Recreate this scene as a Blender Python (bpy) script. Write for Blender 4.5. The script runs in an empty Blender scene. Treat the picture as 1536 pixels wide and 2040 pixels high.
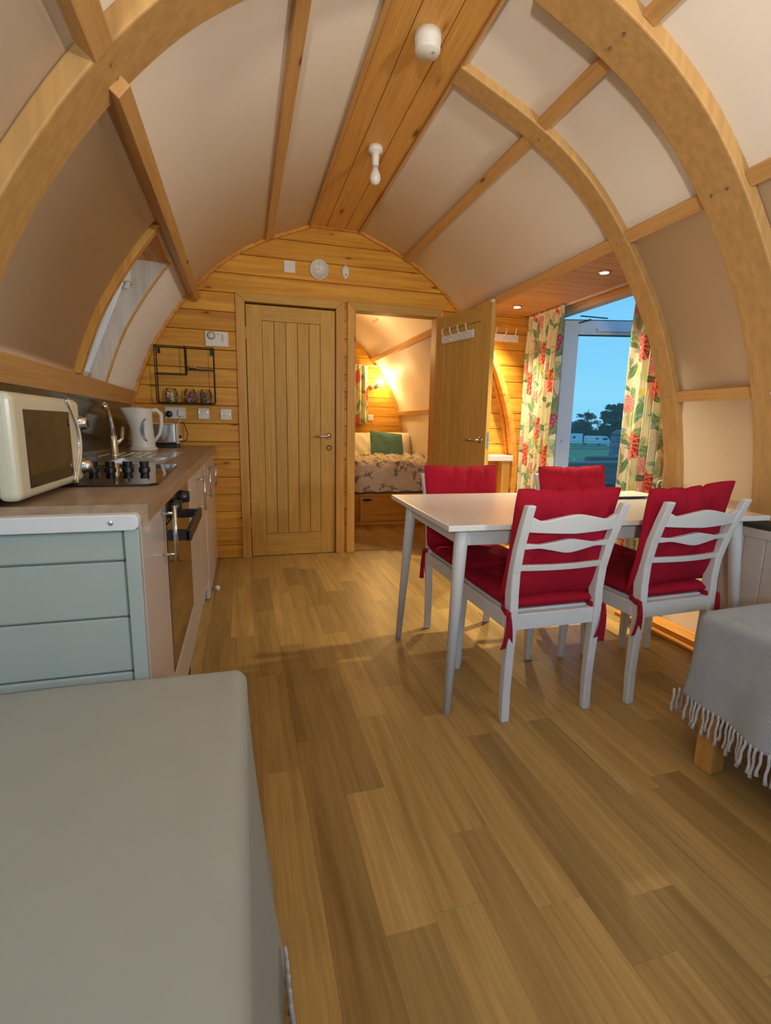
import bpy, math, random
import numpy as np
from mathutils import Vector, Matrix
random.seed(7); rng = np.random.default_rng(7)
sc = bpy.context.scene
COL = sc.collection
PI = math.pi

# ------------------------------------------------------------------ camera
cam_data = bpy.data.cameras.new('camera')
cam = bpy.data.objects.new('camera', cam_data); COL.objects.link(cam)
F = 980.0
def _ray(p): return Vector((p[0] - 768, -(p[1] - 1020), -F))
_Y = _ray((483, 843)).normalized()
_Z = -_ray((664, 6620)); _Z = (_Z - _Z.dot(_Y) * _Y).normalized()
_X = _Y.cross(_Z)
cam.matrix_world = Matrix.Translation((0, 0, 1.083)) @ Matrix((_X, _Y, _Z)).to_4x4()
cam_data.sensor_fit = 'VERTICAL'; cam_data.sensor_height = 24.0
cam_data.lens = 24.0 * F / 2040.0
cam_data.clip_start = 0.02; cam_data.clip_end = 3000
sc.camera = cam

# ------------------------------------------------------------------ view
sc.view_settings.view_transform = 'Standard'
sc.view_settings.look = 'None'
sc.view_settings.exposure = 0.0
sc.view_settings.gamma = 1.0
sc.view_settings.use_curve_mapping = False

# ------------------------------------------------------------------ sky at dusk
world = bpy.data.worlds.new('dusk_sky'); sc.world = world; world.use_nodes = True
wn = world.node_tree; wn.nodes.clear()
def N(nt, typ, **kw):
    n = nt.nodes.new(typ)
    for k, v in kw.items():
        if k in ('inp',):
            for a, b in v.items(): n.inputs[a].default_value = b
        else: setattr(n, k, v)
    return n
def ramp(nt, stops, interp='LINEAR'):
    r = nt.nodes.new('ShaderNodeValToRGB'); cr = r.color_ramp; cr.interpolation = interp
    while len(cr.elements) > 1: cr.elements.remove(cr.elements[-1])
    cr.elements[0].position = stops[0][0]; cr.elements[0].color = (*stops[0][1], 1)
    for p, c in stops[1:]:
        e = cr.elements.new(p); e.color = (*c, 1)
    return r
tc = N(wn, 'ShaderNodeTexCoord'); sp = N(wn, 'ShaderNodeSeparateXYZ')
wn.links.new(tc.outputs['Generated'], sp.inputs[0])
rp = ramp(wn, [(0.0, (.25, .66, .95)), (.06, (.27, .73, 1.0)), (.18, (.17, .61, 1.0)), (.4, (.12, .42, .93)), (1, (.05, .2, .62))])
wn.links.new(sp.outputs['Z'], rp.inputs[0])
mp = N(wn, 'ShaderNodeMapping'); mp.inputs['Scale'].default_value = (2, 2, 14)
wn.links.new(tc.outputs['Generated'], mp.inputs[0])
nz = N(wn, 'ShaderNodeTexNoise', inp={'Scale': 1.6, 'Detail': 4.0})
wn.links.new(mp.outputs[0], nz.inputs['Vector'])
r2 = ramp(wn, [(.45, (0, 0, 0)), (.75, (.35, .35, .35))])
wn.links.new(nz.outputs['Fac'], r2.inputs[0])
mx = N(wn, 'ShaderNodeMixRGB'); mx.inputs[2].default_value = (.34, .72, 1.0, 1)
wn.links.new(r2.outputs[0], mx.inputs[0]); wn.links.new(rp.outputs[0], mx.inputs[1])
bg = N(wn, 'ShaderNodeBackground'); bg.inputs['Strength'].default_value = 1.0
wn.links.new(mx.outputs[0], bg.inputs[0])
wo = N(wn, 'ShaderNodeOutputWorld'); wn.links.new(bg.outputs[0], wo.inputs[0])

# ------------------------------------------------------------------ light levels (the lamps are built further down)
L_ROOM = 6.0         # added fill pendant over the sitting end, behind the camera
L_ROOM_COL = (1.0, .84, .66)
L_BED = 18.0          # bedroom wall lamp
L_BED_COL = (1.0, .76, .34)
L_SPOT = 225.0         # recessed spots over the patio door
L_SPOT_COL = (1.0, .83, .54)
L_FRONT = 7.5        # cool fill from two added lamps on the front gable behind the camera
L_FRONT_COL = (.46, .72, 1.0)
L_UP = 178.0          # warm upward fill from the same added gable lamps
L_UP_COL = (1.0, .87, .71)
L_BEDTOP = 13.0        # added bedroom fill pendant, out of view above the doorway

# ================================================================== helpers
class MB:
    def __init__(s): s.v = []; s.f = []; s.mi = []
    def add(s, vs, fs, m=0):
        o = len(s.v); s.v += [tuple(v) for v in vs]
        s.f += [tuple(i + o for i in f) for f in fs]; s.mi += [m] * len(fs); return s
    def box(s, a, b, m=0, M=None):
        x0, y0, z0 = (min(a[i], b[i]) for i in range(3)); x1, y1, z1 = (max(a[i], b[i]) for i in range(3))
        vs = [Vector(p) for p in ((x0, y0, z0), (x1, y0, z0), (x1, y1, z0), (x0, y1, z0), (x0, y0, z1), (x1, y0, z1), (x1, y1, z1), (x0, y1, z1))]
        if M is not None: vs = [M @ v for v in vs]
        return s.add(vs, [(0, 3, 2, 1), (4, 5, 6, 7), (0, 1, 5, 4), (1, 2, 6, 5), (2, 3, 7, 6), (3, 0, 4, 7)], m)
    def prism(s, poly, axis, lo, hi, m=0):
        """poly of 2d points in the plane across axis, extruded lo..hi"""
        n = len(poly)
        def P(p, t):
            return {'x': (t, p[0], p[1]), 'y': (p[0], t, p[1]), 'z': (p[0], p[1], t)}[axis]
        vs = [P(p, lo) for p in poly] + [P(p, hi) for p in poly]
        fs = [tuple(range(n))[::-1], tuple(range(n, 2 * n))] + [(i, (i + 1) % n, n + (i + 1) % n, n + i) for i in range(n)]
        return s.add(vs, fs, m)
    def tube(s, pts, r, n=10, m=0, cap=True, sx=1.0):
        pts = [Vector(p) for p in pts]; k = len(pts)
        rs = r if isinstance(r, (list, tuple)) else [r] * k
        T = [(pts[min(i + 1, k - 1)] - pts[max(i - 1, 0)]).normalized() for i in range(k)]
        up = Vector((0, 0, 1)) if abs(T[0].z) < .9 else Vector((1, 0, 0))
        a = T[0].cross(up).normalized(); vs = []
        for i in range(k):
            a = (a - a.dot(T[i]) * T[i]).normalized(); b = T[i].cross(a)
            for j in range(n):
                t = 2 * PI * j / n
                vs.append(pts[i] + (a * math.cos(t) * sx + b * math.sin(t)) * rs[i])
        fs = [(i * n + j, i * n + (j + 1) % n, (i + 1) * n + (j + 1) % n, (i + 1) * n + j) for i in range(k - 1) for j in range(n)]
        if cap: fs += [tuple(range(n))[::-1], tuple(range((k - 1) * n, k * n))]
        return s.add(vs, fs, m)
    def lathe(s, prof, c=(0, 0, 0), n=24, m=0, axis='z', M=None):
        vs = []
        for r, z in prof:
            for j in range(n):
                t = 2 * PI * j / n; x, y = r * math.cos(t), r * math.sin(t)
                v = {'z': (x, y, z), 'y': (x, z, y), 'x': (z, x, y)}[axis]
                v = Vector(v)
                if M is not None: v = M @ v
                vs.append(v + Vector(c))
        k = len(prof)
        fs = [(i * n + j, i * n + (j + 1) % n, (i + 1) * n + (j + 1) % n, (i + 1) * n + j) for i in range(k - 1) for j in range(n)]
        fs += [tuple(range(n))[::-1], tuple(range((k - 1) * n, k * n))]
        return s.add(vs, fs, m)
    def grid(s, P, m=0, closed_u=False):
        """P[i][j] points"""
        a, b = len(P), len(P[0]); vs = [p for row in P for p in row]
        fs = [(i * b + j, i * b + j + 1, (i + 1) * b + j + 1, (i + 1) * b + j) for i in range(a - 1) for j in range(b - 1)]
        if closed_u: fs += [((a - 1) * b + j, (a - 1) * b + j + 1, j + 1, j) for j in range(b - 1)]
        return s.add(vs, fs, m)
    def ribbon(s, pts, w, side, t=.002, m=0):
        """flat band along pts; side = width direction; w number or list"""
        pts = [Vector(p) for p in pts]; side = Vector(side).normalized(); k = len(pts)
        ws = w if isinstance(w, (list, tuple)) else [w] * k; vs = []
        for i in range(k):
            T = (pts[min(i + 1, k - 1)] - pts[max(i - 1, 0)]).normalized(); nrm = T.cross(side).normalized() * t
            a, b = pts[i] - side * ws[i] / 2, pts[i] + side * ws[i] / 2
            vs += [a - nrm, b - nrm, b + nrm, a + nrm]
        fs = [(i * 4 + j, i * 4 + (j + 1) % 4, (i + 1) * 4 + (j + 1) % 4, (i + 1) * 4 + j) for i in range(k - 1) for j in range(4)]
        fs += [(3, 2, 1, 0), tuple(range((k - 1) * 4, k * 4))]
        return s.add(vs, fs, m)

def wloc(o):
    L = Vector((0, 0, 0))
    while o is not None: L = L + Vector(o.location); o = o.parent
    return L
def obj(name, mb, mat, parent=None, loc=None, bevel=0, smooth=False, seg=2, sub=0, solid=0):
    """links a mesh object; geometry is given in world coordinates, stored relative to its origin"""
    me = bpy.data.meshes.new(name)
    base = Vector(loc) if loc is not None else Vector((0, 0, 0))
    off = base if parent is None else wloc(parent) + base
    if parent is not None and loc is None: off = wloc(parent)
    me.from_pydata([(v[0] - off.x, v[1] - off.y, v[2] - off.z) for v in mb.v], [], mb.f)
    for m in (mat if isinstance(mat, (list, tuple)) else [mat]): me.materials.append(m)
    if any(mb.mi): me.polygons.foreach_set('material_index', mb.mi)
    o = bpy.data.objects.new(name, me); COL.objects.link(o)
    o.location = base; o.parent = parent
    if smooth: me.polygons.foreach_set('use_smooth', [True] * len(me.polygons))
    me.update()
    if solid:
        md = o.modifiers.new('thick', 'SOLIDIFY'); md.thickness = solid; md.offset = 0
    if sub:
        md = o.modifiers.new('sub', 'SUBSURF'); md.levels = sub; md.render_levels = sub
    if bevel:
        md = o.modifiers.new('bevel', 'BEVEL'); md.width = bevel; md.segments = seg; md.limit_method = 'ANGLE'; md.angle_limit = .6
    return o
def tag(o, label=None, cat=None, group=None, kind=None):
    if label: o['label'] = label
    if cat: o['category'] = cat
    if group: o['group'] = group
    if kind: o['kind'] = kind
    return o
def thing(name, label, cat, loc=(0, 0, 0), group=None, kind=None):
    o = bpy.data.objects.new(name, None); COL.objects.link(o); o.location = loc
    o.empty_display_size = .05
    return tag(o, label, cat, group, kind)
def struct(name, mb, mat, label, **kw):
    return tag(obj(name, mb, mat, **kw), label, None, None, 'structure')
def dup(root, loc, rotz, label, group=None):
    r = root.copy(); COL.objects.link(r); r.location = loc; r.rotation_euler = (0, 0, rotz); r['label'] = label
    if group: r['group'] = group
    for ch in list(root.children):
        c = ch.copy(); COL.objects.link(c); c.parent = r
        for g in ch.children:
            d = g.copy(); COL.objects.link(d); d.parent = c
    return r

# ================================================================== materials
def newmat(name):
    m = bpy.data.materials.new(name); m.use_nodes = True; nt = m.node_tree; nt.nodes.clear()
    out = nt.nodes.new('ShaderNodeOutputMaterial'); b = nt.nodes.new('ShaderNodeBsdfPrincipled')
    nt.links.new(b.outputs[0], out.inputs[0]); return m, nt, b
def plain(name, col, rough=.5, metal=0, noise=.04, scale=30, bump=.0, emit=0, spec=.5, **kw):
    m, nt, b = newmat(name)
    tcn = N(nt, 'ShaderNodeTexCoord'); n = N(nt, 'ShaderNodeTexNoise', inp={'Scale': float(scale), 'Detail': 4.0})
    nt.links.new(tcn.outputs['Object'], n.inputs['Vector'])
    lo = tuple(max(0, c * (1 - noise)) for c in col); hi = tuple(min(1, c * (1 + noise)) for c in col)
    r = ramp(nt, [(.3, lo), (.7, hi)]); nt.links.new(n.outputs['Fac'], r.inputs[0])
    nt.links.new(r.outputs[0], b.inputs['Base Color'])
    b.inputs['Roughness'].default_value = rough; b.inputs['Metallic'].default_value = metal
    b.inputs['Specular IOR Level'].default_value = spec
    if bump:
        bp = N(nt, 'ShaderNodeBump', inp={'Strength': bump, 'Distance': .004}); nt.links.new(n.outputs['Fac'], bp.inputs['Height'])
        nt.links.new(bp.outputs[0], b.inputs['Normal'])
    if emit:
        b.inputs['Emission Color'].default_value = (*kw.get('ecol', col), 1); b.inputs['Emission Strength'].default_value = emit
    return m
def wood(name, light, dark, axis='x', rough=.45, knots=True, streak=1.0, var=.12, kscale=1.0, grain=1.0):
    m, nt, b = newmat(name); L = nt.links.new
    tcn = N(nt, 'ShaderNodeTexCoord'); oi = N(nt, 'ShaderNodeObjectInfo')
    mul = N(nt, 'ShaderNodeVectorMath', operation='SCALE'); mul.inputs['Scale'].default_value = 17.0
    cmb = N(nt, 'ShaderNodeCombineXYZ'); L(oi.outputs['Random'], cmb.inputs[0]); L(oi.outputs['Random'], cmb.inputs[1]); L(oi.outputs['Random'], cmb.inputs[2])
    L(cmb.outputs[0], mul.inputs[0])
    ad = N(nt, 'ShaderNodeVectorMath', operation='ADD'); L(tcn.outputs['Object'], ad.inputs[0]); L(mul.outputs[0], ad.inputs[1])
    k = 'xyz'.index(axis)
    def mapped(along, across):
        mpn = N(nt, 'ShaderNodeMapping'); s_ = [across] * 3; s_[k] = along; mpn.inputs['Scale'].default_value = s_
        L(ad.outputs[0], mpn.inputs[0]); return mpn
    m1 = mapped(.9, 16); n1 = N(nt, 'ShaderNodeTexNoise', inp={'Scale': 1.0, 'Detail': 3.0, 'Distortion': 1.2}); L(m1.outputs[0], n1.inputs['Vector'])
    m2 = mapped(4, 150 * grain); n2 = N(nt, 'ShaderNodeTexNoise', inp={'Scale': 1.0, 'Detail': 2.0}); L(m2.outputs[0], n2.inputs['Vector'])
    mid = tuple((a * .62 + c * .38) for a, c in zip(light, dark))
    rr = ramp(nt, [(.32, light), (.52, mid), (.72, dark)]); L(n1.outputs['Fac'], rr.inputs[0])
    mixs = N(nt, 'ShaderNodeMixRGB', blend_type='MIX'); mixs.inputs[0].default_value = min(1, streak); mixs.inputs[1].default_value = (*light, 1)
    L(rr.outputs[0], mixs.inputs[2])
    r2_ = ramp(nt, [(.3, (.86, .86, .86)), (.7, (1.06, 1.06, 1.06))]); L(n2.outputs['Fac'], r2_.inputs[0])
    mg = N(nt, 'ShaderNodeMixRGB', blend_type='MULTIPLY'); mg.inputs[0].default_value = 1; L(mixs.outputs[0], mg.inputs[1]); L(r2_.outputs[0], mg.inputs[2])
    col = mg.outputs[0]
    hv = N(nt, 'ShaderNodeHueSaturation'); mr = N(nt, 'ShaderNodeMapRange'); mr.inputs[3].default_value = 1 - var; mr.inputs[4].default_value = 1 + var
    L(oi.outputs['Random'], mr.inputs[0]); L(mr.outputs[0], hv.inputs['Value']); L(col, hv.inputs['Color']); col = hv.outputs[0]
    if knots:
        m3 = mapped(2.6 * kscale, 9 * kscale); vo = N(nt, 'ShaderNodeTexVoronoi', inp={'Scale': 1.0, 'Randomness': 1.0}); L(m3.outputs[0], vo.inputs['Vector'])
        rk = ramp(nt, [(.0, (1, 1, 1)), (.055, (.85, .85, .85)), (.10, (.22, .22, .22)), (.17, (0, 0, 0))]); L(vo.outputs['Distance'], rk.inputs[0])
        sepc = N(nt, 'ShaderNodeSeparateColor'); L(vo.outputs['Color'], sepc.inputs[0])
        gt = N(nt, 'ShaderNodeMath', operation='GREATER_THAN'); gt.inputs[1].default_value = .38; L(sepc.outputs[0], gt.inputs[0])
        mk = N(nt, 'ShaderNodeMath', operation='MULTIPLY'); L(rk.outputs[0], mk.inputs[0]); L(gt.outputs[0], mk.inputs[1])
        mm = N(nt, 'ShaderNodeMixRGB'); mm.inputs[2].default_value = (dark[0] * .30, dark[1] * .18, dark[2] * .14, 1)
        L(mk.outputs[0], mm.inputs[0]); L(col, mm.inputs[1]); col = mm.outputs[0]
    L(col, b.inputs['Base Color'])
    b.inputs['Roughness'].default_value = rough; b.inputs['Specular IOR Level'].default_value = .28
    bp = N(nt, 'ShaderNodeBump', inp={'Strength': .12, 'Distance': .002}); L(n2.outputs['Fac'], bp.inputs['Height']); L(bp.outputs[0], b.inputs['Normal'])
    return m
PINE_L, PINE_D = (.74, .385, .05), (.54, .21, .02)
M_pine_x = wood('pine_boards', PINE_L, PINE_D, 'x', var=.12, kscale=1.15)
M_pine_y = wood('pine_lengthwise', (.74, .37, .07), (.54, .20, .03), 'y', var=.06)
M_pine_z = wood('pine_upright', (.70, .39, .10), (.56, .27, .055), 'z', var=.04, kscale=1.3)
M_beam = wood('planed_beam', (.66, .38, .14), (.52, .27, .08), 'y', var=.05, streak=.6, kscale=1.2)
M_rib = wood('laminated_rib', (.56, .335, .125), (.53, .305, .105), 'z', var=.03, streak=.6, knots=False, grain=.25)
M_ridge = wood('ridge_board', (.74, .39, .10), (.58, .27, .055), 'y', var=.04, streak=.6, kscale=.8)
M_soffit = wood('dormer_board', (.60, .36, .20), (.46, .25, .12), 'x', var=.06, streak=.7, knots=False)
M_door = wood('oak_veneer', (.60, .355, .085), (.53, .30, .065), 'z', var=.05, knots=False, streak=.7, rough=.5, grain=.6)
M_door_h = wood('oak_veneer_rail', (.60, .355, .085), (.53, .30, .065), 'x', var=.05, knots=False, streak=.7, rough=.5, grain=.6)
M_floor = wood('vinyl_oak', (.48, .31, .105), (.31, .18, .055), 'y', rough=.36, knots=False, streak=.9, var=.22, grain=.7)
M_under = plain('joint_dark', (.28, .16, .07), .8)
M_reveal = wood('daylit_reveal', (.70, .68, .62), (.58, .53, .46), 'z', var=0, kscale=1.1)  # wooden reveal with the window's daylight put into its pale colour
M_shell = plain('lining_board', (.76, .66, .545), .65, noise=.015, scale=3)
M_white = plain('white_paint', (.70, .71, .71), .38, noise=.02, scale=8)
M_gloss = plain('white_gloss', (.62, .57, .56), .16, noise=.015, scale=5)
M_grey = plain('grey_plinth', (.42, .45, .50), .5)
M_sage = plain('pale_painted_tongue_groove', (.38, .43, .39), .5, noise=.02, scale=8)
M_dark = plain('recess_dark', (.03, .03, .03), .7)
M_black = plain('black_plastic', (.012, .012, .013), .35)
M_bmetal = plain('black_wire', (.02, .015, .015), .4, metal=.5)
M_steel = plain('brushed_steel', (.62, .61, .58), .22, metal=1.0, noise=.05, scale=60)
M_chrome = plain('chrome', (.80, .80, .80), .06, metal=1.0, noise=.02)
M_glassblk = plain('black_glass', (.008, .008, .008), .03, noise=.02, spec=.8)
M_splash = plain('splashback_glass', (.075, .065, .035), .10, noise=.3, scale=2.5, spec=.7)
M_cream = plain('cream_enamel', (.60, .57, .43), .28, noise=.02, scale=6)
M_plast = plain('white_plastic', (.74, .72, .66), .4, noise=.02)
M_bulb = plain('opal_glass', (.78, .75, .70), .3, noise=.02)
M_upvc = plain('upvc_white', (.72, .74, .78), .3, noise=.02)
M_red = plain('red_cotton', (.36, .008, .026), .85, noise=.10, scale=160, bump=.25, spec=.15)
M_redtie = plain('red_ribbon', (.34, .012, .028), .85, noise=.08, scale=90, spec=.15)
M_sheet = plain('pale_sheet', (.395, .41, .365), .9, noise=.02, scale=14, bump=.15, spec=.1)
M_pillow = plain('cream_pillowcase', (.80, .72, .56), .9, noise=.04, scale=18, bump=.3, spec=.1)
M_teal = plain('teal_velvet', (.11, .23, .20), .8, noise=.2, scale=40, bump=.2, spec=.2)
M_mat = plain('placemat_top', (.66, .64, .56), .5)
M_matedge = plain('placemat_edge', (.03, .03, .03), .5)
M_gold = plain('brass_hook', (.72, .62, .45), .25, metal=.9)
M_shade = plain('lamp_metal', (.5, .45, .35), .35, metal=.6)
M_glow = plain('lamp_glow', (1, .85, .55), .4, emit=26, ecol=(1, .80, .42))
M_spotglow = plain('spot_glow', (1, .95, .85), .4, emit=14, ecol=(1, .92, .72))
M_fillglow = plain('fill_bulb_glow', (1, .9, .8), .4, emit=6, ecol=(1, .86, .68))  # glow of the added pendants and gable lamps
M_grass = plain('grass', (.20, .36, .09), .95, noise=.35, scale=.6, bump=.3)
M_gravel = plain('gravel', (.30, .32, .34), .95, noise=.2, scale=3)
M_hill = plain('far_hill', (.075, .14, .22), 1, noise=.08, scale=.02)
M_leaf = plain('foliage', (.045, .115, .07), .9, noise=.4, scale=1.0)
M_bark = plain('bark', (.06, .05, .045), .95)
M_van = plain('caravan_shell', (.78, .84, .88), .35)
M_vanwin = plain('caravan_glass', (.04, .07, .09), .15)
M_deck = wood('weathered_timber', (.14, .12, .12), (.08, .07, .07), 'x', var=.1, knots=False)
M_stone = plain('grey_stone', (.20, .21, .23), .9, noise=.35, scale=9, bump=.6)
M_wt = None
def worktop_mat():
    m, nt, b = newmat('worktop_laminate'); L = nt.links.new
    tcn = N(nt, 'ShaderNodeTexCoord'); mpn = N(nt, 'ShaderNodeMapping'); mpn.inputs['Scale'].default_value = (9, 1.2, 9); L(tcn.outputs['Object'], mpn.inputs[0])
    n = N(nt, 'ShaderNodeTexNoise', inp={'Scale': 3.0, 'Detail': 6.0, 'Roughness': .6}); L(mpn.outputs[0], n.inputs['Vector'])
    r = ramp(nt, [(.3, (.25, .165, .095)), (.7, (.40, .28, .175))]); L(n.outputs['Fac'], r.inputs[0]); L(r.outputs[0], b.inputs['Base Color'])
    b.inputs['Roughness'].default_value = .34; return m
M_wt = worktop_mat()
def throw_mat():
    m, nt, b = newmat('grey_woven_throw'); L = nt.links.new
    tcn = N(nt, 'ShaderNodeTexCoord'); w = N(nt, 'ShaderNodeTexWave', wave_type='BANDS', bands_direction='Y', inp={'Scale': 60.0, 'Distortion': 2.0})
    L(tcn.outputs['Object'], w.inputs['Vector']); n = N(nt, 'ShaderNodeTexNoise', inp={'Scale': 14.0, 'Detail': 3.0}); L(tcn.outputs['Object'], n.inputs['Vector'])
    mxx = N(nt, 'ShaderNodeMath', operation='MULTIPLY'); L(w.outputs['Fac'], mxx.inputs[0]); L(n.outputs['Fac'], mxx.inputs[1])
    r = ramp(nt, [(.0, (.34, .37, .40)), (.7, (.52, .56, .60))]); L(mxx.outputs[0], r.inputs[0]); L(r.outputs[0], b.inputs['Base Color'])
    b.inputs['Roughness'].default_value = .95; b.inputs['Specular IOR Level'].default_value = .1
    bp = N(nt, 'ShaderNodeBump', inp={'Strength': .35, 'Distance': .003}); L(mxx.outputs[0], bp.inputs['Height']); L(bp.outputs[0], b.inputs['Normal']); return m
M_throw = throw_mat()
M_fringe = plain('cotton_fringe', (.60, .58, .60), .95, noise=.08, scale=60)
def glass_mat(name='clear_glass', tint=(.97, .99, 1.0), k=1.0):
    m = bpy.data.materials.new(name); m.use_nodes = True; nt = m.node_tree; nt.nodes.clear(); L = nt.links.new
    out = nt.nodes.new('ShaderNodeOutputMaterial'); t = N(nt, 'ShaderNodeBsdfTransparent'); t.inputs[0].default_value = (*tint, 1)
    g = N(nt, 'ShaderNodeBsdfGlossy'); g.inputs['Roughness'].default_value = .02
    fr = N(nt, 'ShaderNodeFresnel'); fr.inputs['IOR'].default_value = 1.45
    mu = N(nt, 'ShaderNodeMath', operation='MULTIPLY'); mu.inputs[1].default_value = k; L(fr.outputs[0], mu.inputs[0])
    mi = N(nt, 'ShaderNodeMixShader'); L(mu.outputs[0], mi.inputs[0]); L(t.outputs[0], mi.inputs[1]); L(g.outputs[0], mi.inputs[2]); L(mi.outputs[0], out.inputs[0]); return m
M_glass = glass_mat()
M_jar = glass_mat('jar_glass', (.99, .995, .99), .9)
def print_mat(name, rough=.9):
    m, nt, b = newmat(name); a = N(nt, 'ShaderNodeVertexColor', layer_name='print'); nt.links.new(a.outputs[0], b.inputs['Base Color'])
    b.inputs['Roughness'].default_value = rough; b.inputs['Specular IOR Level'].default_value = .12; return m
M_print = print_mat('printed_cotton')

# ================================================================== pod cross-section
CX = .735; YB = 4.068; YF = -1.30; YR = 7.15
_P = np.array([(0, 2.58), (.18, 2.58), (.56, 2.425), (.82, 2.27), (1.02, 2.09), (1.2, 1.87), (1.37, 1.60), (1.48, 1.33), (1.535, 1.15), (1.59, .85), (1.6, .6), (1.57, .3), (1.5, 0)])
def _dense(P, n=5):
    out = []
    for i in range(len(P) - 1):
        p0, p1, p2, p3 = P[max(i - 1, 0)], P[i], P[i + 1], P[min(i + 2, len(P) - 1)]
        if i == 0: out.append(p1); continue
        if i == 1: p0 = p1 - (p2 - p1)
        for k in range(n):
            t = k / n; out.append(.5 * ((2 * p1) + (-p0 + p2) * t + (2 * p0 - 5 * p1 + 4 * p2 - p3) * t * t + (-p0 + 3 * p1 - 3 * p2 + p3) * t ** 3))
    out.append(P[-1]); return np.array(out)
PROF = _dense(_P)                       # half profile, ridge -> floor, (dx, z)
def dx_at(z):
    zz = PROF[::-1, 1]; xx = PROF[::-1, 0]; return float(np.interp(z, zz, xx))
def off_prof(d, z_hi=9, z_lo=-1, dxmin=-1):
    """half profile pushed inward by d, clipped to z range"""
    P = PROF; T = np.gradient(P, axis=0); T /= np.linalg.norm(T, axis=1)[:, None]
    Nn = np.stack([T[:, 1], -T[:, 0]], 1)             # towards inside (down/left for the right half)
    Q = P + Nn * d
    keep = (P[:, 1] <= z_hi) & (P[:, 1] >= z_lo) & (P[:, 0] >= dxmin); return Q[keep]

# ------------------------------------------------------------------ shell
def shell_strip(side, zlo, zhi, holes, name, label, y0=YF, y1=YR):
    zs = sorted({round(float(z), 4) for z in PROF[:, 1] if zlo < z < zhi} | {zlo, zhi} | {h[2] for h in holes if zlo < h[2] < zhi} | {h[3] for h in holes if zlo < h[3] < zhi}, reverse=True)
    ys = sorted({y0, y1} | {h[0] for h in holes} | {h[1] for h in holes})
    mb = MB(); idx = {}
    def vid(z, y):
        if (z, y) not in idx:
            idx[(z, y)] = len(mb.v); mb.v.append((CX + side * dx_at(z), y, z))
        return idx[(z, y)]
    for i in range(len(zs) - 1):
        for j in range(len(ys) - 1):
            zc, yc = (zs[i] + zs[i + 1]) / 2, (ys[j] + ys[j + 1]) / 2
            if any(h[0] < yc < h[1] and h[2] < zc < h[3] for h in holes): continue
            q = [vid(zs[i], ys[j]), vid(zs[i], ys[j + 1]), vid(zs[i + 1], ys[j + 1]), vid(zs[i + 1], ys[j])]
            mb.f.append(tuple(q if side > 0 else q[::-1])); mb.mi.append(0)
    o = struct(name, mb, M_shell, label, smooth=True)
    md = o.modifiers.new('thick', 'SOLIDIFY'); md.thickness = .04; md.offset = 1 if False else -1
    return o
WIN = (2.70, 3.26, 1.30, 1.985)         # left roof window: y0, y1, z0, z1
DORM = (2.25, YB, -.01, 2.01)           # patio door recess on the right
wall_l = shell_strip(-1, 0, 2.01, [WIN], 'wall_left', 'cream curved lining of the pod on the kitchen side')
wall_r = shell_strip(1, 0, 2.01, [DORM], 'wall_right', 'cream curved lining of the pod on the patio door side')
mb = MB()
top = [p for p in PROF if p[1] > 2.01] + [(dx_at(2.01), 2.01)]
pts = [(CX - p[0], p[1]) for p in top[::-1]] + [(CX + p[0], p[1]) for p in top[1:]]
mb.grid([[(x, YF, z), (x, YR, z)] for x, z in pts])
ceiling = struct('ceiling', mb, M_shell, 'cream curved upper lining of the pod with timber ribs, purlins and ridge boards', smooth=True)
md = ceiling.modifiers.new('thick', 'SOLIDIFY'); md.thickness = .04; md.offset = -1

# ribs (cross-section bands following the arch), children of the lining they stiffen
def rib(parent, side, y0, y1, depth, zhi, zlo, name='arch_rib', mat=None, out=0.0, bev=.006, dxmin=-1):
    a = off_prof(-out, zhi, zlo, dxmin); b = off_prof(depth, zhi, zlo, dxmin)
    mb = MB(); k = len(a); vs = []
    for i in range(k):
        for (p, y) in ((a[i], y0), (a[i], y1), (b[i], y1), (b[i], y0)): vs.append((CX + side * p[0], y, p[1]))
    fs = [(i * 4 + j, i * 4 + (j + 1) % 4, (i + 1) * 4 + (j + 1) % 4, (i + 1) * 4 + j) for i in range(k - 1) for j in range(4)] + [(3, 2, 1, 0), tuple(range((k - 1) * 4, k * 4))]
    mb.add(vs, fs); return obj(name, mb, mat or M_rib, parent, bevel=bev)
for s, par in ((-1, wall_l), (1, wall_r)):
    rib(ceiling, s, 1.545, 1.72, .055, 2.56, 0)                  # the broad laminated rib over the table
    rib(ceiling, s, YB - .028, YB, .022, 2.58, 0.0, 'wall_trim', M_pine_y, bev=.002)
    rib(ceiling, s, YR - .03, YR, .02, 2.58, 0.0, 'wall_trim', M_pine_y, bev=.002)
rib(ceiling, 1, 2.145, 2.25, .034, 2.59, 0, out=.02, dxmin=.17)              # slimmer rib at the patio door
rib(wall_r, 1, YB - .10, YB - .028, .0, 1.95, 0, 'arch_trim', M_pine_y, out=.055)     # arch post carried down inside the recess

def s_frame(side, z):
    """point on arch and its tangent / inward normal at height z"""
    x = dx_at(z); x2 = dx_at(z - .02); t = Vector((side * (x2 - x), 0, -.02)).normalized()
    n = Vector((-side * abs(t.z), 0, 0)); n = Vector((t.z * side, 0, -t.x * side))
    if n.x * side > 0 : n = -n
    return Vector((CX + side * x, 0, z)), t, n
def purlin(parent, side, z, y0, y1, w=.055, d=.030, name='purlin', mat=None, sink=.005):
    p, t, n = s_frame(side, z); mb = MB(); vs = []
    for y in (y0, y1):
        for a, c in ((-w / 2, -sink), (w / 2, -sink), (w / 2, d), (-w / 2, d)):
            v = p + t * a + n * c; vs.append((v.x, y, v.z))
    mb.add(vs, [(0, 1, 2, 3), (7, 6, 5, 4), (0, 4, 5, 1), (1, 5, 6, 2), (2, 6, 7, 3), (3, 7, 4, 0)])
    return obj(name, mb, mat or M_beam, parent, bevel=.003)
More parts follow.
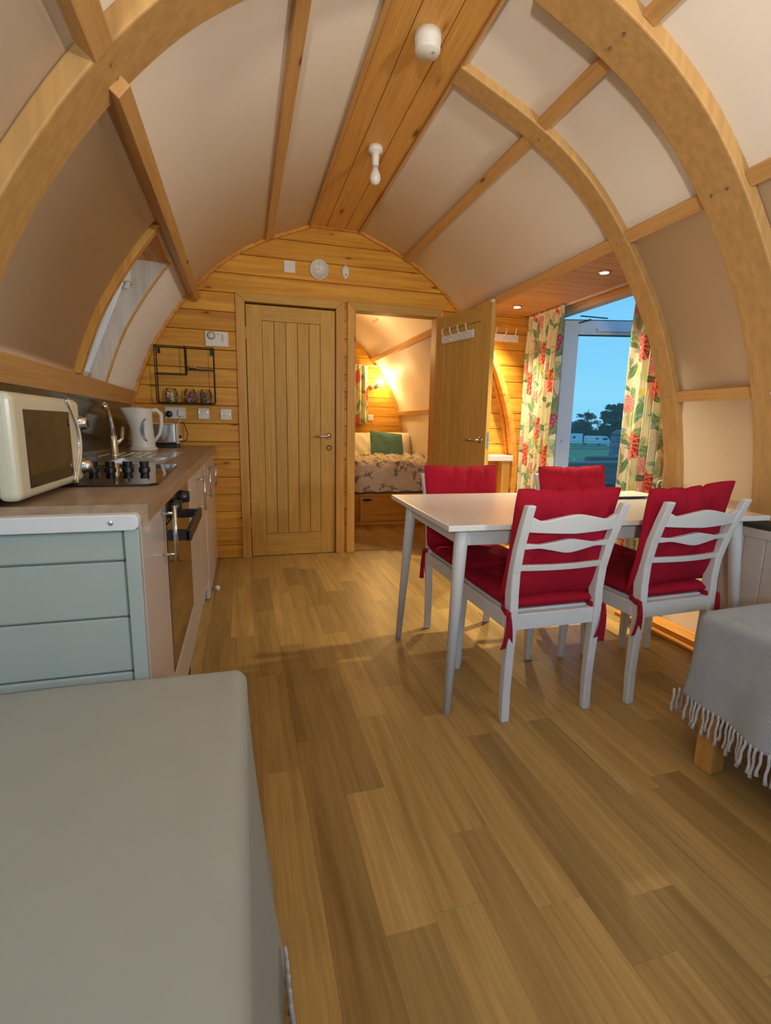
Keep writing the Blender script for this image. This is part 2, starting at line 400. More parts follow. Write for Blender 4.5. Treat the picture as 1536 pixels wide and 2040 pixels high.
SEG = [(YF, 1.545), (1.72, 2.145), (2.25, YB - .028)]
for a, b in SEG:
    purlin(ceiling, 1, 2.415, a, b); purlin(ceiling, 1, 2.012, a, b, w=.06)
purlin(ceiling, -1, 2.447, 1.72, YB - .028, w=.058, d=.022); purlin(ceiling, -1, 2.447, YF, 1.545, w=.058, d=.022)
purlin(ceiling, -1, 2.022, 1.66, YB - .028, w=.05, d=.085); purlin(ceiling, -1, 2.022, YF, 1.545, w=.07, d=.06)
for a, b in SEG[:2]: purlin(wall_r, 1, 1.27, a, b, w=.056)
purlin(wall_l, -1, 1.255, YF, 1.545, w=.10, d=.02, name='wall_plate'); purlin(wall_l, -1, 1.255, 1.72, YB - .028, w=.10, d=.02, name='wall_plate')
for z in (2.012, 1.27):
    purlin(wall_r, 1, z, YB + .11, YR - .03, w=.06, d=.02)
# bolt heads on ribs and purlins
def bolt(parent, side, z, y, d, r=.008):
    p, t, n = s_frame(side, z); c = p + n * d; mb = MB()
    q = n.to_track_quat('Z', 'Y').to_matrix()
    mb.lathe([(r, -.002), (r, .002), (r * .6, .004)], (c.x, y, c.z), 10, M=q); obj('bolt', mb, M_steel, parent)
for y in (1.60, 1.665):
    bolt(ceiling, 1, 2.43, y, .055); bolt(ceiling, 1, 2.02, y, .055); bolt(ceiling, -1, 2.03, y, .055)
bolt(ceiling, 1, 2.40, 2.2, .034, .006); bolt(ceiling, 1, 2.01, 2.2, .034, .006); bolt(ceiling, 1, 1.27, 2.2, .034, .006); bolt(ceiling, 1, 1.27, 1.63, .055)
# ridge boards
gx = [.545, .657, .80, .915]
for i in range(3):
    mb = MB().box((gx[i] + .0015, YF, 2.562), (gx[i + 1] - .0015, YB, 2.582)); obj('ridge_board', mb, M_ridge, ceiling, bevel=.003)
for x0, x1 in ((.527, .545), (.915, .925)):
    obj('ridge_trim', MB().box((x0, YF, 2.548), (x1, YB, 2.60)), M_beam, ceiling, bevel=.002)
# ------------------------------------------------------------------ floor
mb = MB().box((-.86, YF, -.06), (2.75, YR, -.004))
floor = struct('floor', mb, M_under, 'oak plank floor running the length of the pod')
PITCH = .118; shared = {}
for k in range(-8, 20):
    x0 = .027 + PITCH * k
    if x0 > 2.6: continue
    y = .1 - random.random() * .8
    while y < 5.35:
        ln = .78 * random.choice((.55, .8, 1.0, 1.0, 1.15))
        a, b = max(y, .0), min(y + ln, 5.35); y += ln
        if b - a < .06 : continue
        if x0 + PITCH < -.3 and b > 1.1: continue          # under the kitchen units nothing shows
        if x0 > 2.34 and (a < 2.2 or b > YB): continue
        if x0 + PITCH < .02 and b < 1.1: continue
        mb = MB().box((x0 + .0002, a + .0002, -.004), (x0 + PITCH - .0002, b - .0002, .0))
        obj('plank', mb, M_floor, floor)
# ------------------------------------------------------------------ back wall of boards with two door openings
def board_wall(name, label, y0, y1, xl, xr, openings, mat, z0=-.03, pitch=.138, ztop=2.6, seam='bevel'):
    root = thing(name, label, None, (0, y0, 0)); root['kind'] = 'structure'; del root['label']; root['label'] = label
    z = z0
    while z < ztop:
        a, b = max(z, 0) + .0015, min(z + pitch, ztop) - .0015; z += pitch
        if b <= a: continue
        zz = np.linspace(a, b, 4)
        # split in x by openings
        cuts = [(-9, 9)]
        for (ox0, ox1, oz0, oz1) in openings:
            if oz0 < (a + b) / 2 < oz1:
                new = []
                for c0, c1 in cuts:
                    if ox0 > c0: new.append((c0, min(c1, ox0)))
                    if ox1 < c1: new.append((max(c0, ox1), c1))
                cuts = [c for c in new if c[1] > c[0]]
        for c0, c1 in cuts:
            L_ = [(max(c0, xl(q)), q) for q in zz]; R_ = [(min(c1, xr(q)), q) for q in zz]
            L2 = [(l[0], l[1]) for l, r in zip(L_, R_) if r[0] - l[0] > .005]; R2 = [(r[0], r[1]) for l, r in zip(L_, R_) if r[0] - l[0] > .005]
            if len(L2) < 2: continue
            mb = MB().prism(L2 + R2[::-1], 'y', y0, y1); obj('board', mb, mat, root, bevel=.004, seg=1)
    return root
inner = lambda q: CX + dx_at(min(q, 2.575)) + .03
back = board_wall('wall_back', 'knotty pine boarded gable wall with two doorways', YB, YB + .045,
                  lambda q: CX - dx_at(min(q, 2.575)) - .02, lambda q: (2.66 if q < 2.06 else inner(q)),
                  [(.04, .74, -1, 1.985), (.89, 1.60, -1, 1.985)], M_pine_x)
obj('backing', MB().box((.745, YB + .045, 0), (.885, YB + .10, 2.0)), M_pine_z, back)
# partition core, so no light leaks above doors
mb = MB(); zz = np.linspace(2.03, 2.58, 12)
mb.prism([(CX - dx_at(q), q) for q in zz] + [(CX + dx_at(q), q) for q in zz[::-1]], 'y', YB + .046, YB + .10)
obj('core', mb, M_pine_x, back)
zz = np.linspace(0, 2.03, 12)
obj('core', MB().prism([(CX - dx_at(q), q) for q in zz] + [(.03, 2.03), (.03, 0)], 'y', YB + .046, YB + .10), M_pine_x, back)
obj('core', MB().prism([(CX + dx_at(q), q) for q in zz] + [(1.61, 2.03), (1.61, 0)], 'y', YB + .046, YB + .10), M_pine_x, back)
# bedroom walls
bed_back = board_wall('wall_bedroom', 'pine boarded end wall of the bedroom', YR, YR + .04, lambda q: CX - dx_at(min(q, 2.575)), lambda q: CX + dx_at(min(q, 2.575)), [], M_pine_x)
obj_b = struct('wall_bathroom', MB().box((.79, YB + .10, 0), (.83, YR, 2.6)), M_pine_y, 'pine partition between bathroom and bedroom')
# front gable (behind the camera) with a glazed opening
front = board_wall('wall_front', 'pine boarded front gable with wide glazing', YF - .045, YF, lambda q: CX - dx_at(min(q, 2.575)) - .02, inner,
                   [(-.35, 1.80, .10, 2.10)], M_pine_x)
wf = MB()
for x in (-.35, .70, 1.74): wf.box((x, YF - .05, .10), (x + .06, YF + .01, 2.10))
wf.box((-.35, YF - .05, .10), (1.80, YF + .01, .16)); wf.box((-.35, YF - .05, 2.04), (1.80, YF + .01, 2.10))
w2 = struct('window_2', wf, M_upvc, 'white framed front glazing', bevel=.004)
obj('pane', MB().box((-.29, YF - .03, .16), (.70, YF - .024, 2.04)), M_glass, w2); obj('pane', MB().box((.76, YF - .03, .16), (1.74, YF - .024, 2.04)), M_glass, w2)

zz = np.linspace(0, 2.57, 22)
for yy, rt in ((YR + .041, bed_back), (YF - .075, None)):
    if rt is not None: obj('backing', MB().prism([(CX - dx_at(q), q) for q in zz] + [(CX + dx_at(q), q) for q in zz[::-1]], 'y', yy, yy + .02), M_under, rt)
for a_, b_, c_, d_ in ((-.95, -.35, 0, 2.57), (1.80, 2.42, 0, 2.57), (-.35, 1.80, 0, .10), (-.35, 1.80, 2.10, 2.60)):
    obj('backing', MB().box((a_, YF - .07, c_), (b_, YF - .046, d_)), M_under, front)
obj('backing', MB().box((2.0, YB + .046, -.02), (2.72, YB + .07, 2.09)), M_under, back)
# ------------------------------------------------------------------ architraves
tr = MB()
def arch_trim(n, x0, x1, w, label, xa=None, xb=None):
    """frame around an opening x0..x1 with face width w"""
    root = thing('trim_%d' % n, label, None, ((x0 + x1) / 2, YB, 0)); root['kind'] = 'structure'
    xa = w if xa is None else xa; xb = w if xb is None else xb
    y0, y1 = YB - .022, YB + .001
    T = 1.985 + .062
    obj('architrave', MB().prism([(x0 - xa, 0), (x0, 0), (x0, 1.985), (x0 - xa, T)], 'y', y0, y1), M_pine_z, root, bevel=.004)
    obj('architrave', MB().prism([(x1, 0), (x1 + xb, 0), (x1 + xb, T), (x1, 1.985)], 'y', y0, y1), M_pine_z, root, bevel=.004)
    obj('architrave', MB().prism([(x0, 1.985), (x1, 1.985), (x1 + xb, T), (x0 - xa, T)], 'y', y0, y1), M_door_h, root, bevel=.004)
    # lining
    obj('jamb', MB().box((x0 - .012, YB, 0), (x0, YB + .10, 1.985)), M_pine_z, root)
    obj('jamb', MB().box((x1, YB, 0), (x1 + .012, YB + .10, 1.985)), M_pine_z, root)
    obj('jamb', MB().box((x0 - .012, YB, 1.985), (x1 + .012, YB + .10, 1.997)), M_door_h, root)
    return root
arch_trim(1, .042, .738, .068, 'planed pine frame around the closed oak door')
arch_trim(2, .897, 1.590, .068, 'planed pine frame around the bedroom doorway', xb=.055)
obj('threshold', MB().box((.80, YB - .005, .0), (1.60, YB + .03, .005)), M_steel, floor)

# ------------------------------------------------------------------ ledged doors
def make_door(name, label, M, grooves, swap=False):
    """door leaf local coords: x 0..w from hinge, y thickness 0..t, z; M places it"""
    w, h, t = .686, 1.972, .038
    root = bpy.data.objects.new(name, None); COL.objects.link(root); root.matrix_world = M; root['kind'] = 'structure'; root['label'] = label
    def P(nm, mb, mat, bevel=.003, par=None, smooth=False):
        o = obj(nm, mb, mat, None, bevel=bevel, smooth=smooth); o.parent = par or root; return o
    a, b, zt, zb = .118, w - .118, 1.862, .186
    P('stile', MB().box((0, 0, .004), (a, t, h)), M_door); P('stile', MB().box((b, 0, .004), (w, t, h)), M_door)
    P('rail', MB().box((a, 0, zt), (b, t, h)), M_door_h); P('rail', MB().box((a, 0, .004), (b, t, zb)), M_door_h)
    n = 5; pw = (b - a) / n
    for i in range(n):
        P('panel_board', MB().box((a + pw * i + .002, .004, zb + .002), (a + pw * (i + 1) - .002, t - .004, zt - .002)), M_door, bevel=.004)
    P('panel_core', MB().box((a, .012, zb), (b, t - .012, zt)), M_under, bevel=0)
    return root, P, w, t
# closed door: hinge on the left, front face towards the room (-y)
M1 = Matrix.Translation((.047, YB + .006, 0))
d1, P1, w_, t_ = make_door('door_1', 'closed oak veneer door with five vertical boards', M1, 5)
def lever(P, x, y, sgn, dirx):
    h = MB(); h.lathe([(.025, 0), (.025, .006 * sgn), (.01, .008 * sgn)], (x, y, .99), 20, axis='y')
    h.tube([(x, y, .99), (x, y + .045 * sgn, .99), (x + .02 * dirx, y + .052 * sgn, .99), (x + .115 * dirx, y + .052 * sgn, .988)], .0085, 10)
    return P('handle', h, M_steel, bevel=0, smooth=True)
lever(P1, .63, 0, -1, -1)
lk = MB(); lk.lathe([(.024, 0), (.024, -.006), (.012, -.012), (.008, -.022)], (.635, 0, .895), 20, axis='y'); P1('lock', lk, M_steel, bevel=0, smooth=True)
for z in (.25, 1.72): P1('hinge', MB().tube([(-.002, -.004, z), (-.002, -.004, z + .085)], .006, 10), M_steel, bevel=0)
# open door
ang = math.atan2(3.364 - 4.045, 1.752 - 1.587)
Mo = Matrix.Translation((1.587, 4.045, 0)) @ Matrix.Rotation(ang, 4, 'Z')
d2, P2, _, _ = make_door('door_2', 'open oak veneer door to the bedroom carrying a white hook rail', Mo, 5)
lever(P2, .63, 0, -1, -1); lever(P2, .63, .038, 1, -1)
P2('latch_plate', MB().box((.686, .010, .93), (.6885, .028, 1.05)), M_steel, bevel=0)
P2('stop_pad', MB().box((.655, .006, 1.972), (.68, .03, 1.995)), M_plast)
# ------------------------------------------------------------------ hook rails
def hook_rail(loc, M, n, w, label, group=None, flip=1):
    root = bpy.data.objects.new('hook_rail', None); COL.objects.link(root); root.matrix_world = M; tag(root, label, 'hook rail', group)
    def P(nm, mb, mat, bevel=.0, smooth=False):
        o = obj(nm, mb, mat, None, bevel=bevel, smooth=smooth); o.parent = root; return o
    P('backboard', MB().box((0, -.014, 0), (w, 0, .062)), M_white, bevel=.003)
    for i in range(n):
        x = w * (i + .5) / n; h = MB()
        h.tube([(x, -.012, .012), (x, -.04, .010), (x, -.046, .026)], .005, 8)
        h.tube([(x, -.012, .042), (x, -.035, .055), (x, -.050, .085), (x, -.046, .108)], [.005, .0045, .0045, .007], 8)
        P('hook', h, M_plast, smooth=True)
    return root
Mh = Mo @ Matrix.Translation((.10, -.001, 1.752))
hook_rail(None, Mh, 4, .40, 'white four-hook rail fixed to the face of the open bedroom door')
hook_rail(None, Matrix.Translation((1.99, YB - .001, 1.83)), 4, .38, 'white hook rail on the pine wall between open door and floral curtain')
# hanging chime on the second rail
ch = thing('wind_chime', 'slim grey hanging ornament on a string beside the open door edge', 'ornament', (2.112, YB - .05, 1.84))
obj('string', MB().tube([(2.112, YB - .05, 1.85), (2.108, YB - .035, 1.70)], .0015, 6), M_bmetal, ch)
mb = MB()
for k in range(4):
    mb.tube([(2.100 + .010 * k, YB - .035, 1.70 - .006 * k), (2.100 + .010 * k, YB - .035, 1.50 + .02 * k)], .0035, 8)
mb.box((2.094, YB - .042, 1.695), (2.136, YB - .028, 1.712)); obj('rods', mb, M_steel, ch)

# ------------------------------------------------------------------ dormer recess on the right
XW = 2.60; ZC = 2.055
dc = thing('ceiling_dormer', 'boarded timber ceiling of the patio door recess with two spots', None, (2.2, 3.1, ZC)); dc['kind'] = 'structure'
y = 2.25
while y < YB:
    y2 = min(y + .098, YB); obj('ceiling_board', MB().box((1.80, y + .001, ZC), (XW + .10, y2 - .001, ZC + .015)), M_soffit, dc, bevel=.003, seg=1); y = y2
obj('deck', MB().box((1.80, 2.2, ZC + .016), (XW + .14, YB + .1, ZC + .05)), M_under, dc)
struct('wall_recess', MB().box((2.30, 2.20, 0), (XW + .1, 2.25, ZC + .02)), M_pine_x, 'pine cheek wall of the patio door recess beside the slim rib')
hd = struct('trim_3', MB().box((XW - .03, 2.25, 2.012), (XW + .06, YB, ZC)), plain('painted_head', (.62, .50, .40), .5), 'timber head above the patio doorway', bevel=.004)
struct('trim_4', MB().box((XW - .055, 2.25, ZC - .018), (XW - .03, YB, ZC)), M_beam, 'slim curtain batten under the recess ceiling', bevel=.003)
# fixed side light / jamb posts
fr = MB(); fr.box((XW - .02, 3.80, 0), (XW + .05, 3.87, 2.012)); fr.box((XW - .02, 2.25, 0), (XW + .05, 2.30, 2.012)); fr.box((XW - .02, 2.25, -.02), (XW + .05, YB, .03)); fr.box((XW - .02, YB - .03, 0), (XW + .05, YB, 2.012))
fo = struct('window_1', fr, M_upvc, 'white frame of the patio doorway with narrow side light', bevel=.004)
obj('pane', MB().box((XW + .01, 3.87, .03), (XW + .016, YB - .03, 2.012)), M_glass, fo)
# open leaf
R0 = Vector((_X[0], _Y[0], _Z[0])); a_leaf = math.atan2(R0.y, R0.x)
Ml = Matrix.Translation((XW + .03, 3.765, 0)) @ Matrix.Rotation(a_leaf, 4, 'Z')
leaf = bpy.data.objects.new('door_3', None); COL.objects.link(leaf); leaf.matrix_world = Ml; leaf['kind'] = 'structure'; leaf['label'] = 'white framed glazed patio door standing open outwards'
def PL(nm, mb, mat, bevel=.003, smooth=False):
    o = obj(nm, mb, mat, None, bevel=bevel, smooth=smooth); o.parent = leaf; return o
LW, LH, LT = .88, 1.985, .055
PL('stile', MB().box((0, 0, .03), (.125, LT, LH)), M_upvc); PL('stile', MB().box((LW - .11, 0, .03), (LW, LT, LH)), M_upvc)
PL('rail', MB().box((.125, 0, LH - .118), (LW - .11, LT, LH)), M_upvc); PL('rail', MB().box((.125, 0, .03), (LW - .11, LT, .17)), M_upvc)
PL('weather_seal', MB().box((.0, .0, LH), (LW, LT, LH + .006)), M_dark, 0)
PL('glazing_bead', MB().box((.118, -.004, LH - .125), (LW - .10, .002, LH - .115)), M_dark, 0)
PL('closer_rail', MB().box((.27, -.03, LH - .090), (LW - .02, 0, LH - .062)), M_upvc)
PL('pane', MB().box((.125, .02, .17), (LW - .11, .026, LH - .118)), M_glass, 0)
lv = MB().tube([(.05, 0, .98), (.05, -.03, .98)], .008, 8); PL('keep', lv, M_upvc, 0)
arm = MB().box((2.66, 3.60, 1.985), (2.92, 3.612, 1.992)); arm.box((2.74, 3.59, 1.96), (2.752, 3.74, 1.968)); 
obj('stay_arm', arm, M_bmetal, fo)

# ------------------------------------------------------------------ recessed spots
def spot(x, y, label):
    t = thing('downlight', label, 'light', (x, y, ZC), 'recessed spots in the patio door recess')
    obj('bezel', MB().lathe([(.042, 0), (.042, -.004), (.032, -.007), (.028, -.003)], (x, y, ZC), 28), M_steel, t, smooth=True)
    obj('lens', MB().lathe([(.027, -.001), (.027, -.006), (.001, -.0065)], (x, y, ZC), 24), M_spotglow, t)
    ld = bpy.data.lights.new('spot_lamp', 'SPOT'); ld.energy = L_SPOT; ld.color = L_SPOT_COL; ld.spot_size = math.radians(108); ld.spot_blend = 1.0; ld.shadow_soft_size = .025
    lo = bpy.data.objects.new('spot_lamp', ld); COL.objects.link(lo); lo.parent = t; lo.location = (0, 0, -.012); lo.rotation_euler = (0, math.radians(13), 0)
spot(2.172, 3.77, 'small lit spot in the recess ceiling nearer the open oak door')
spot(2.205, 2.79, 'small lit spot in the recess ceiling nearer the slim rib')

# ------------------------------------------------------------------ left roof window
rw = thing('window_3', 'narrow slanted side window in a deep pine reveal', None, (-.6, 2.98, 1.6)); rw['kind'] = 'structure'
y0, y1, z0, z1 = WIN
zz = np.linspace(z0, z1, 12); xin = [CX - dx_at(q) for q in zz]
xb_, xt_ = xin[0] - .13, xin[-1] - .22      # outer window plane (straight)
def xout(q): return xb_ + (xt_ - xb_) * (q - z0) / (z1 - z0)
for (ya, yb, nm) in ((y1 - .006, y1 + .02, 'reveal_board'), (y0 - .02, y0 + .006, 'reveal_board')):
    obj(nm, MB().prism([(x, q) for x, q in zip(xin, zz)] + [(xout(q), q) for q in zz[::-1]], 'y', ya, yb), M_reveal if ya > y0 else M_pine_z, rw)
mb = MB(); zz2 = np.linspace(z0, z1, 12)
obj('sill_board', MB().prism([(xin[0], z0 + .005), (xout(z0), z0 + .005), (xout(z0), z0 - .02), (xin[0], z0 - .02)], 'y', y0 - .02, y1 + .02), M_pine_y, rw)
obj('head_board', MB().prism([(xin[-1], z1 - .005), (xout(z1), z1 - .005), (xout(z1), z1 + .02), (xin[-1], z1 + .02)], 'y', y0 - .02, y1 + .02), M_pine_y, rw)
# curved facing board on the near edge, thin one on the far edge
def face(ya, yb, d, mat):
    vs = []; k = len(zz)
    for q in zz:
        x = CX - dx_at(q); 
        for (dx, y) in ((-.01, ya), (-.01, yb), (d, yb), (d, ya)): vs.append((x + dx, y, q))
    fs = [(i * 4 + j, i * 4 + (j + 1) % 4, (i + 1) * 4 + (j + 1) % 4, (i + 1) * 4 + j) for i in range(k - 1) for j in range(4)] + [(3, 2, 1, 0), tuple(range((k - 1) * 4, k * 4))]
    mbb = MB(); mbb.add(vs, fs); return obj('facing_board', mbb, mat, rw, bevel=.002)
face(y0 - .012, y0 + .035, .032, M_pine_z); face(y1 - .004, y1 + .016, .01, M_pine_z)
# white window frame with glass at the outer plane
def bar(qa, qb, ya, yb, d0=.0, d1=.045):
    return [(xout(qa) + d0, ya, qa), (xout(qb) + d0, ya, qb), (xout(qb) + d1, ya, qb), (xout(qa) + d1, ya, qa), (xout(qa) + d0, yb, qa), (xout(qb) + d0, yb, qb), (xout(qb) + d1, yb, qb), (xout(qa) + d1, yb, qa)]
BF = [(0, 1, 2, 3), (7, 6, 5, 4), (0, 4, 5, 1), (1, 5, 6, 2), (2, 6, 7, 3), (3, 7, 4, 0)]
mb = MB(); mb.add(bar(z0, z1, y1 - .05, y1), BF); mb.add(bar(z0, z1, y0, y0 + .05), BF); mb.add(bar(z0, z0 + .05, y0, y1), BF); mb.add(bar(z1 - .05, z1, y0, y1), BF)
obj('sash', mb, M_upvc, rw, bevel=.003)
mb = MB(); mb.add(bar(z0 + .05, z1 - .05, y0 + .05, y1 - .05, .015, .02), BF); obj('pane', mb, M_glass, rw)
mb = MB().box((xout(1.86) + .04, y1 - .10, 1.84), (xout(1.86) + .085, y1 - .02, 1.90)); mb.tube([(xout(1.86) + .07, y1 - .06, 1.86), (xout(1.78) + .09, y1 - .09, 1.80)], .012, 8); obj('catch', mb, M_plast, rw, bevel=.004)

# ------------------------------------------------------------------ low boarded box along the right wall and skirting
bx = thing('boxing_cabinet', 'low pale tongue-and-groove boxing along the right wall behind the table end', 'cabinet', (2.2, 1.0, 0))
y = -.2
while y < 1.70:
    y2 = min(y + .095, 1.72); obj('board', MB().box((2.120, y + .001, .0), (2.135, y2 - .001, .655)), M_white if False else plain('boxing_paint', (.60, .55, .50), .5), bx, bevel=.004, seg=1); y = y2
obj('top_rail', MB().box((2.112, -.2, .635), (2.14, 1.72, .672)), bpy.data.materials['boxing_paint'], bx, bevel=.003)
obj('end_board', MB().box((2.136, 1.705, 0), (2.31, 1.72, .655)), bpy.data.materials['boxing_paint'], bx, bevel=.002)
obj('dark_top', MB().box((2.14, -.2, .655), (2.31, 1.70, .690)), plain('dark_green_top', (.035, .04, .03), .95, noise=.3, scale=30, bump=.6), bx, bevel=.006)  # dark green slab along the top of the boxing
sk = MB().box((2.10, 1.73, .0), (2.24, 2.30, .02)); sk.box((2.135, 1.73, .02), (2.24, 2.30, .05))
struct('baseboard_right', sk, M_pine_y, 'stepped pine skirting at the foot of the right wall', bevel=.004)
struct('baseboard_left', MB().box((2.02 - .0, 4.04, 0), (2.60, YB, .05)), M_pine_x, 'pine skirting under the white shelf', bevel=.003)

# shelf by the open door
sh = thing('wall_shelf', 'thick white shelf on the pine wall behind the open door', 'shelf', (2.15, 3.98, .80))
obj('shelf_board', MB().box((1.98, 3.90, .795), (2.30, YB, .842)), M_white, sh, bevel=.003)
obj('support_post', MB().box((2.21, 3.93, 0), (2.29, 4.01, .795)), M_pine_z, sh, bevel=.003)
obj('pin', MB().lathe([(.006, 0), (.006, -.01)], (2.27, 3.93, .50), 8, axis='y'), M_steel, sh)

# ================================================================== printed curtains
def paint_floral(U, V, tile=.62, seed=3):
    """colour of a flower print at cloth coords U, V (metres)"""
    u = np.mod(U, tile) / tile; v = np.mod(V, tile) / tile
    C = np.empty(U.shape + (3,)); C[:] = (.70, .67, .47)
    r_ = np.random.default_rng(seed)
    def wrapd(cu, cv):
        du = u - cu; du -= np.round(du); dv = v - cv; dv -= np.round(dv); return du, dv
    # faint background leaves and stems
    for k in range(54):
        cu, cv, a = r_.random(), r_.random(), r_.random() * PI; L_ = .06 + .10 * r_.random(); W = L_ * (.22 + .16 * r_.random())
        du, dv = wrapd(cu, cv); x = du * math.cos(a) + dv * math.sin(a); y = -du * math.sin(a) + dv * math.cos(a)
        inside = (np.abs(x) < L_) & (np.abs(y) < W * (1 - (x / L_) ** 2))
        col = [(.16, .30, .17), (.30, .40, .20), (.42, .46, .20), (.22, .36, .28), (.55, .56, .36), (.12, .22, .12)][k % 6]
        C[inside] = col; vein = inside & (np.abs(y) < .004); C[vein] = tuple(min(1, c * 1.6) for c in col)
    # stems
    for k in range(4):
        ph = r_.random() * 6; cu = r_.random(); x = u - cu - .05 * np.sin(v * 2 * PI + ph); x -= np.round(x)
        C[np.abs(x) < .006] = (.32, .27, .14)
    # purple buds
    for k, (cu, cv) in enumerate(((.20, .22), (.72, .58), (.48, .90))):
        for j in range(3):
            du, dv = wrapd(cu + .01 * j, cv + .055 * j); ins = (du / .034) ** 2 + (dv / .04) ** 2 < 1
            C[ins] = (.33, .06, .13); ins2 = ((du - .008) / .012) ** 2 + (dv / .02) ** 2 < 1; C[ins2] = (.48, .16, .22)
    # yellow small blossoms
    for cu, cv in ((.93, .42), (.40, .12)):
        du, dv = wrapd(cu, cv); rr = np.hypot(du, dv); th = np.arctan2(dv, du); ins = rr < .05 * (.7 + .3 * np.cos(5 * th)); C[ins] = (.70, .58, .10)
    # pink faded roses and the big red chrysanthemums
    for cu, cv, R_, c1, c2 in ((.62, .30, .085, (.62, .20, .20), (.74, .42, .36)), (.12, .68, .075, (.60, .22, .24), (.74, .44, .40)),
                               (.28, .48, .135, (.62, .045, .035), (.78, .30, .20)), (.84, .86, .135, (.60, .05, .05), (.78, .34, .24))):
        du, dv = wrapd(cu, cv); dv = dv * .85; rr = np.hypot(du, dv) / R_; th = np.arctan2(dv, du)
        pet = .80 + .20 * np.abs(np.cos(6 * th + 2 * rr)); ins = rr < pet
        C[ins] = c1
        st = ins & (np.abs(np.sin(6 * th + 4 * rr)) > .90) & (rr > .18); C[st] = c2
        st = ins & (np.abs(np.mod(rr * 3 + .12 * np.sin(5 * th), 1) - .5) > .44); C[st] = c2
        C[rr < .14] = c2
    return C
def set_print(o, cols):
    a = o.data.color_attributes.new('print', 'FLOAT_COLOR', 'POINT'); buf = np.ones((len(o.data.vertices), 4), np.float32); buf[:, :3] = cols; a.data.foreach_set('color', buf.ravel())
def curtain(name, label, p0, p1, ztop, zbot, folds, amp, cloth, nu, nv, seed, flare=.0, u0=0., parent=None, gather=True):
    """pleated cloth hanging between p0 and p1 (xy), with header tape and hem"""
    p0 = np.array(p0); p1 = np.array(p1); d = p1 - p0; Ln = np.hypot(*d); d /= Ln; nrm = np.array([-d[1], d[0]])
    uu = np.linspace(0, 1, nu); vv = np.linspace(0, 1, nv); U, V = np.meshgrid(uu, vv)
    r_ = np.random.default_rng(seed); ph = r_.random(4) * 6
    env = .35 + .65 * np.clip(V * 6, 0, 1) * (1 + .25 * V)
    w = np.sin(U * folds * 2 * PI + ph[0] + .5 * np.sin(U * 9 + ph[1])) * amp * env + .25 * amp * np.sin(U * folds * 4.3 * PI + ph[2] + V * 2)
    wide = 1 + flare * V
    X = p0[0] + d[0] * Ln * (U - .5) * wide + d[0] * Ln * .5 + nrm[0] * w
    Y = p0[1] + d[1] * Ln * (U - .5) * wide + d[1] * Ln * .5 + nrm[1] * w
    Z = ztop + (zbot - ztop) * V + .004 * np.sin(U * folds * 2 * PI)
    mb = MB(); 
    vs = np.stack([X, Y, Z], -1).reshape(-1, 3); 
    idx = np.arange(nu * nv).reshape(nv, nu); q = np.stack([idx[:-1, :-1], idx[1:, :-1], idx[1:, 1:], idx[:-1, 1:]], -1).reshape(-1, 4)
    me = bpy.data.meshes.new(name); base = np.array([p0[0] + d[0] * Ln / 2, p0[1] + d[1] * Ln / 2, zbot])
    me.from_pydata((vs - base).tolist(), [], q.tolist()); me.materials.append(M_print); me.polygons.foreach_set('use_smooth', [True] * len(me.polygons))
    o = bpy.data.objects.new('cloth', me); COL.objects.link(o)
    root = thing(name, label, 'curtain', tuple(base)); o.parent = root
    set_print(o, paint_floral(U * cloth + u0, (1 - V) * (ztop - zbot) + .1 * seed).reshape(-1, 3))
    md = o.modifiers.new('thick', 'SOLIDIFY'); md.thickness = .003
    return root
cA = curtain('curtain', 'floral curtain at the far side of the patio doorway beside the oak door', (2.46, 4.04), (2.46, 3.55), 2.045, .03, 6.5, .030, .95, 230, 420, 1, flare=-.05)
cB = curtain('curtain', 'floral curtain at the near side of the patio doorway behind the slim rib', (2.47, 2.80), (2.47, 2.31), 2.045, .03, 6.5, .030, .95, 230, 420, 2, flare=.0, u0=.3)
for c in (cA, cB):
    x, y = c.location.x, c.location.y
    obj('heading_tape', MB().box((x - .004, y - .235, 2.02), (x + .004, y + .235, 2.045)), M_pillow, c)
track = thing('curtain_track', 'slim white curtain track under the recess ceiling', 'curtain track', (2.5, 3.2, 2.05)); obj('rail', MB().box((2.485, 2.28, 2.046), (2.505, 4.05, 2.055)), M_plast, track)
tb = thing('tieback_hook', 'small white wire holdback hook beside the near floral curtain', 'hook', (2.33, 2.26, .78))
mb = MB().tube([(2.30 + .03 * math.cos(t), 2.262, .775 + .03 * math.sin(t)) for t in np.linspace(-.6, 3.6, 14)], .003, 8); obj('wire', mb, M_plast, tb, smooth=True)
cC = curtain('curtain', 'short floral curtain on the bedroom end wall by the pillows', (1.30, 7.09), (1.755, 7.09), 1.94, 1.11, 5.5, .022, .8, 150, 160, 5)
rod = thing('curtain_rod', 'thin cream curtain rod on the bedroom end wall', 'curtain rod', (1.6, 7.09, 1.93)); obj('rod', MB().tube([(1.2, 7.09, 1.93), (1.90, 7.09, 1.93)], .006, 8), M_plast, rod); obj('bracket', MB().box((1.87, 7.09, 1.92), (1.885, YR, 1.94)), M_plast, rod)

# ================================================================== kitchen
KY0, KY1, KX, KB = 1.165, YB - .002, -.222, -.755
WT = .905; WB = .865
wt = thing('worktop', 'brown stone-effect kitchen worktop running to the pine wall', 'worktop', (-.5, 2.6, WT))
def seg_box(x0, x1, y0, y1): return MB().box((x0, y0, WB), (x1, y1, WT))
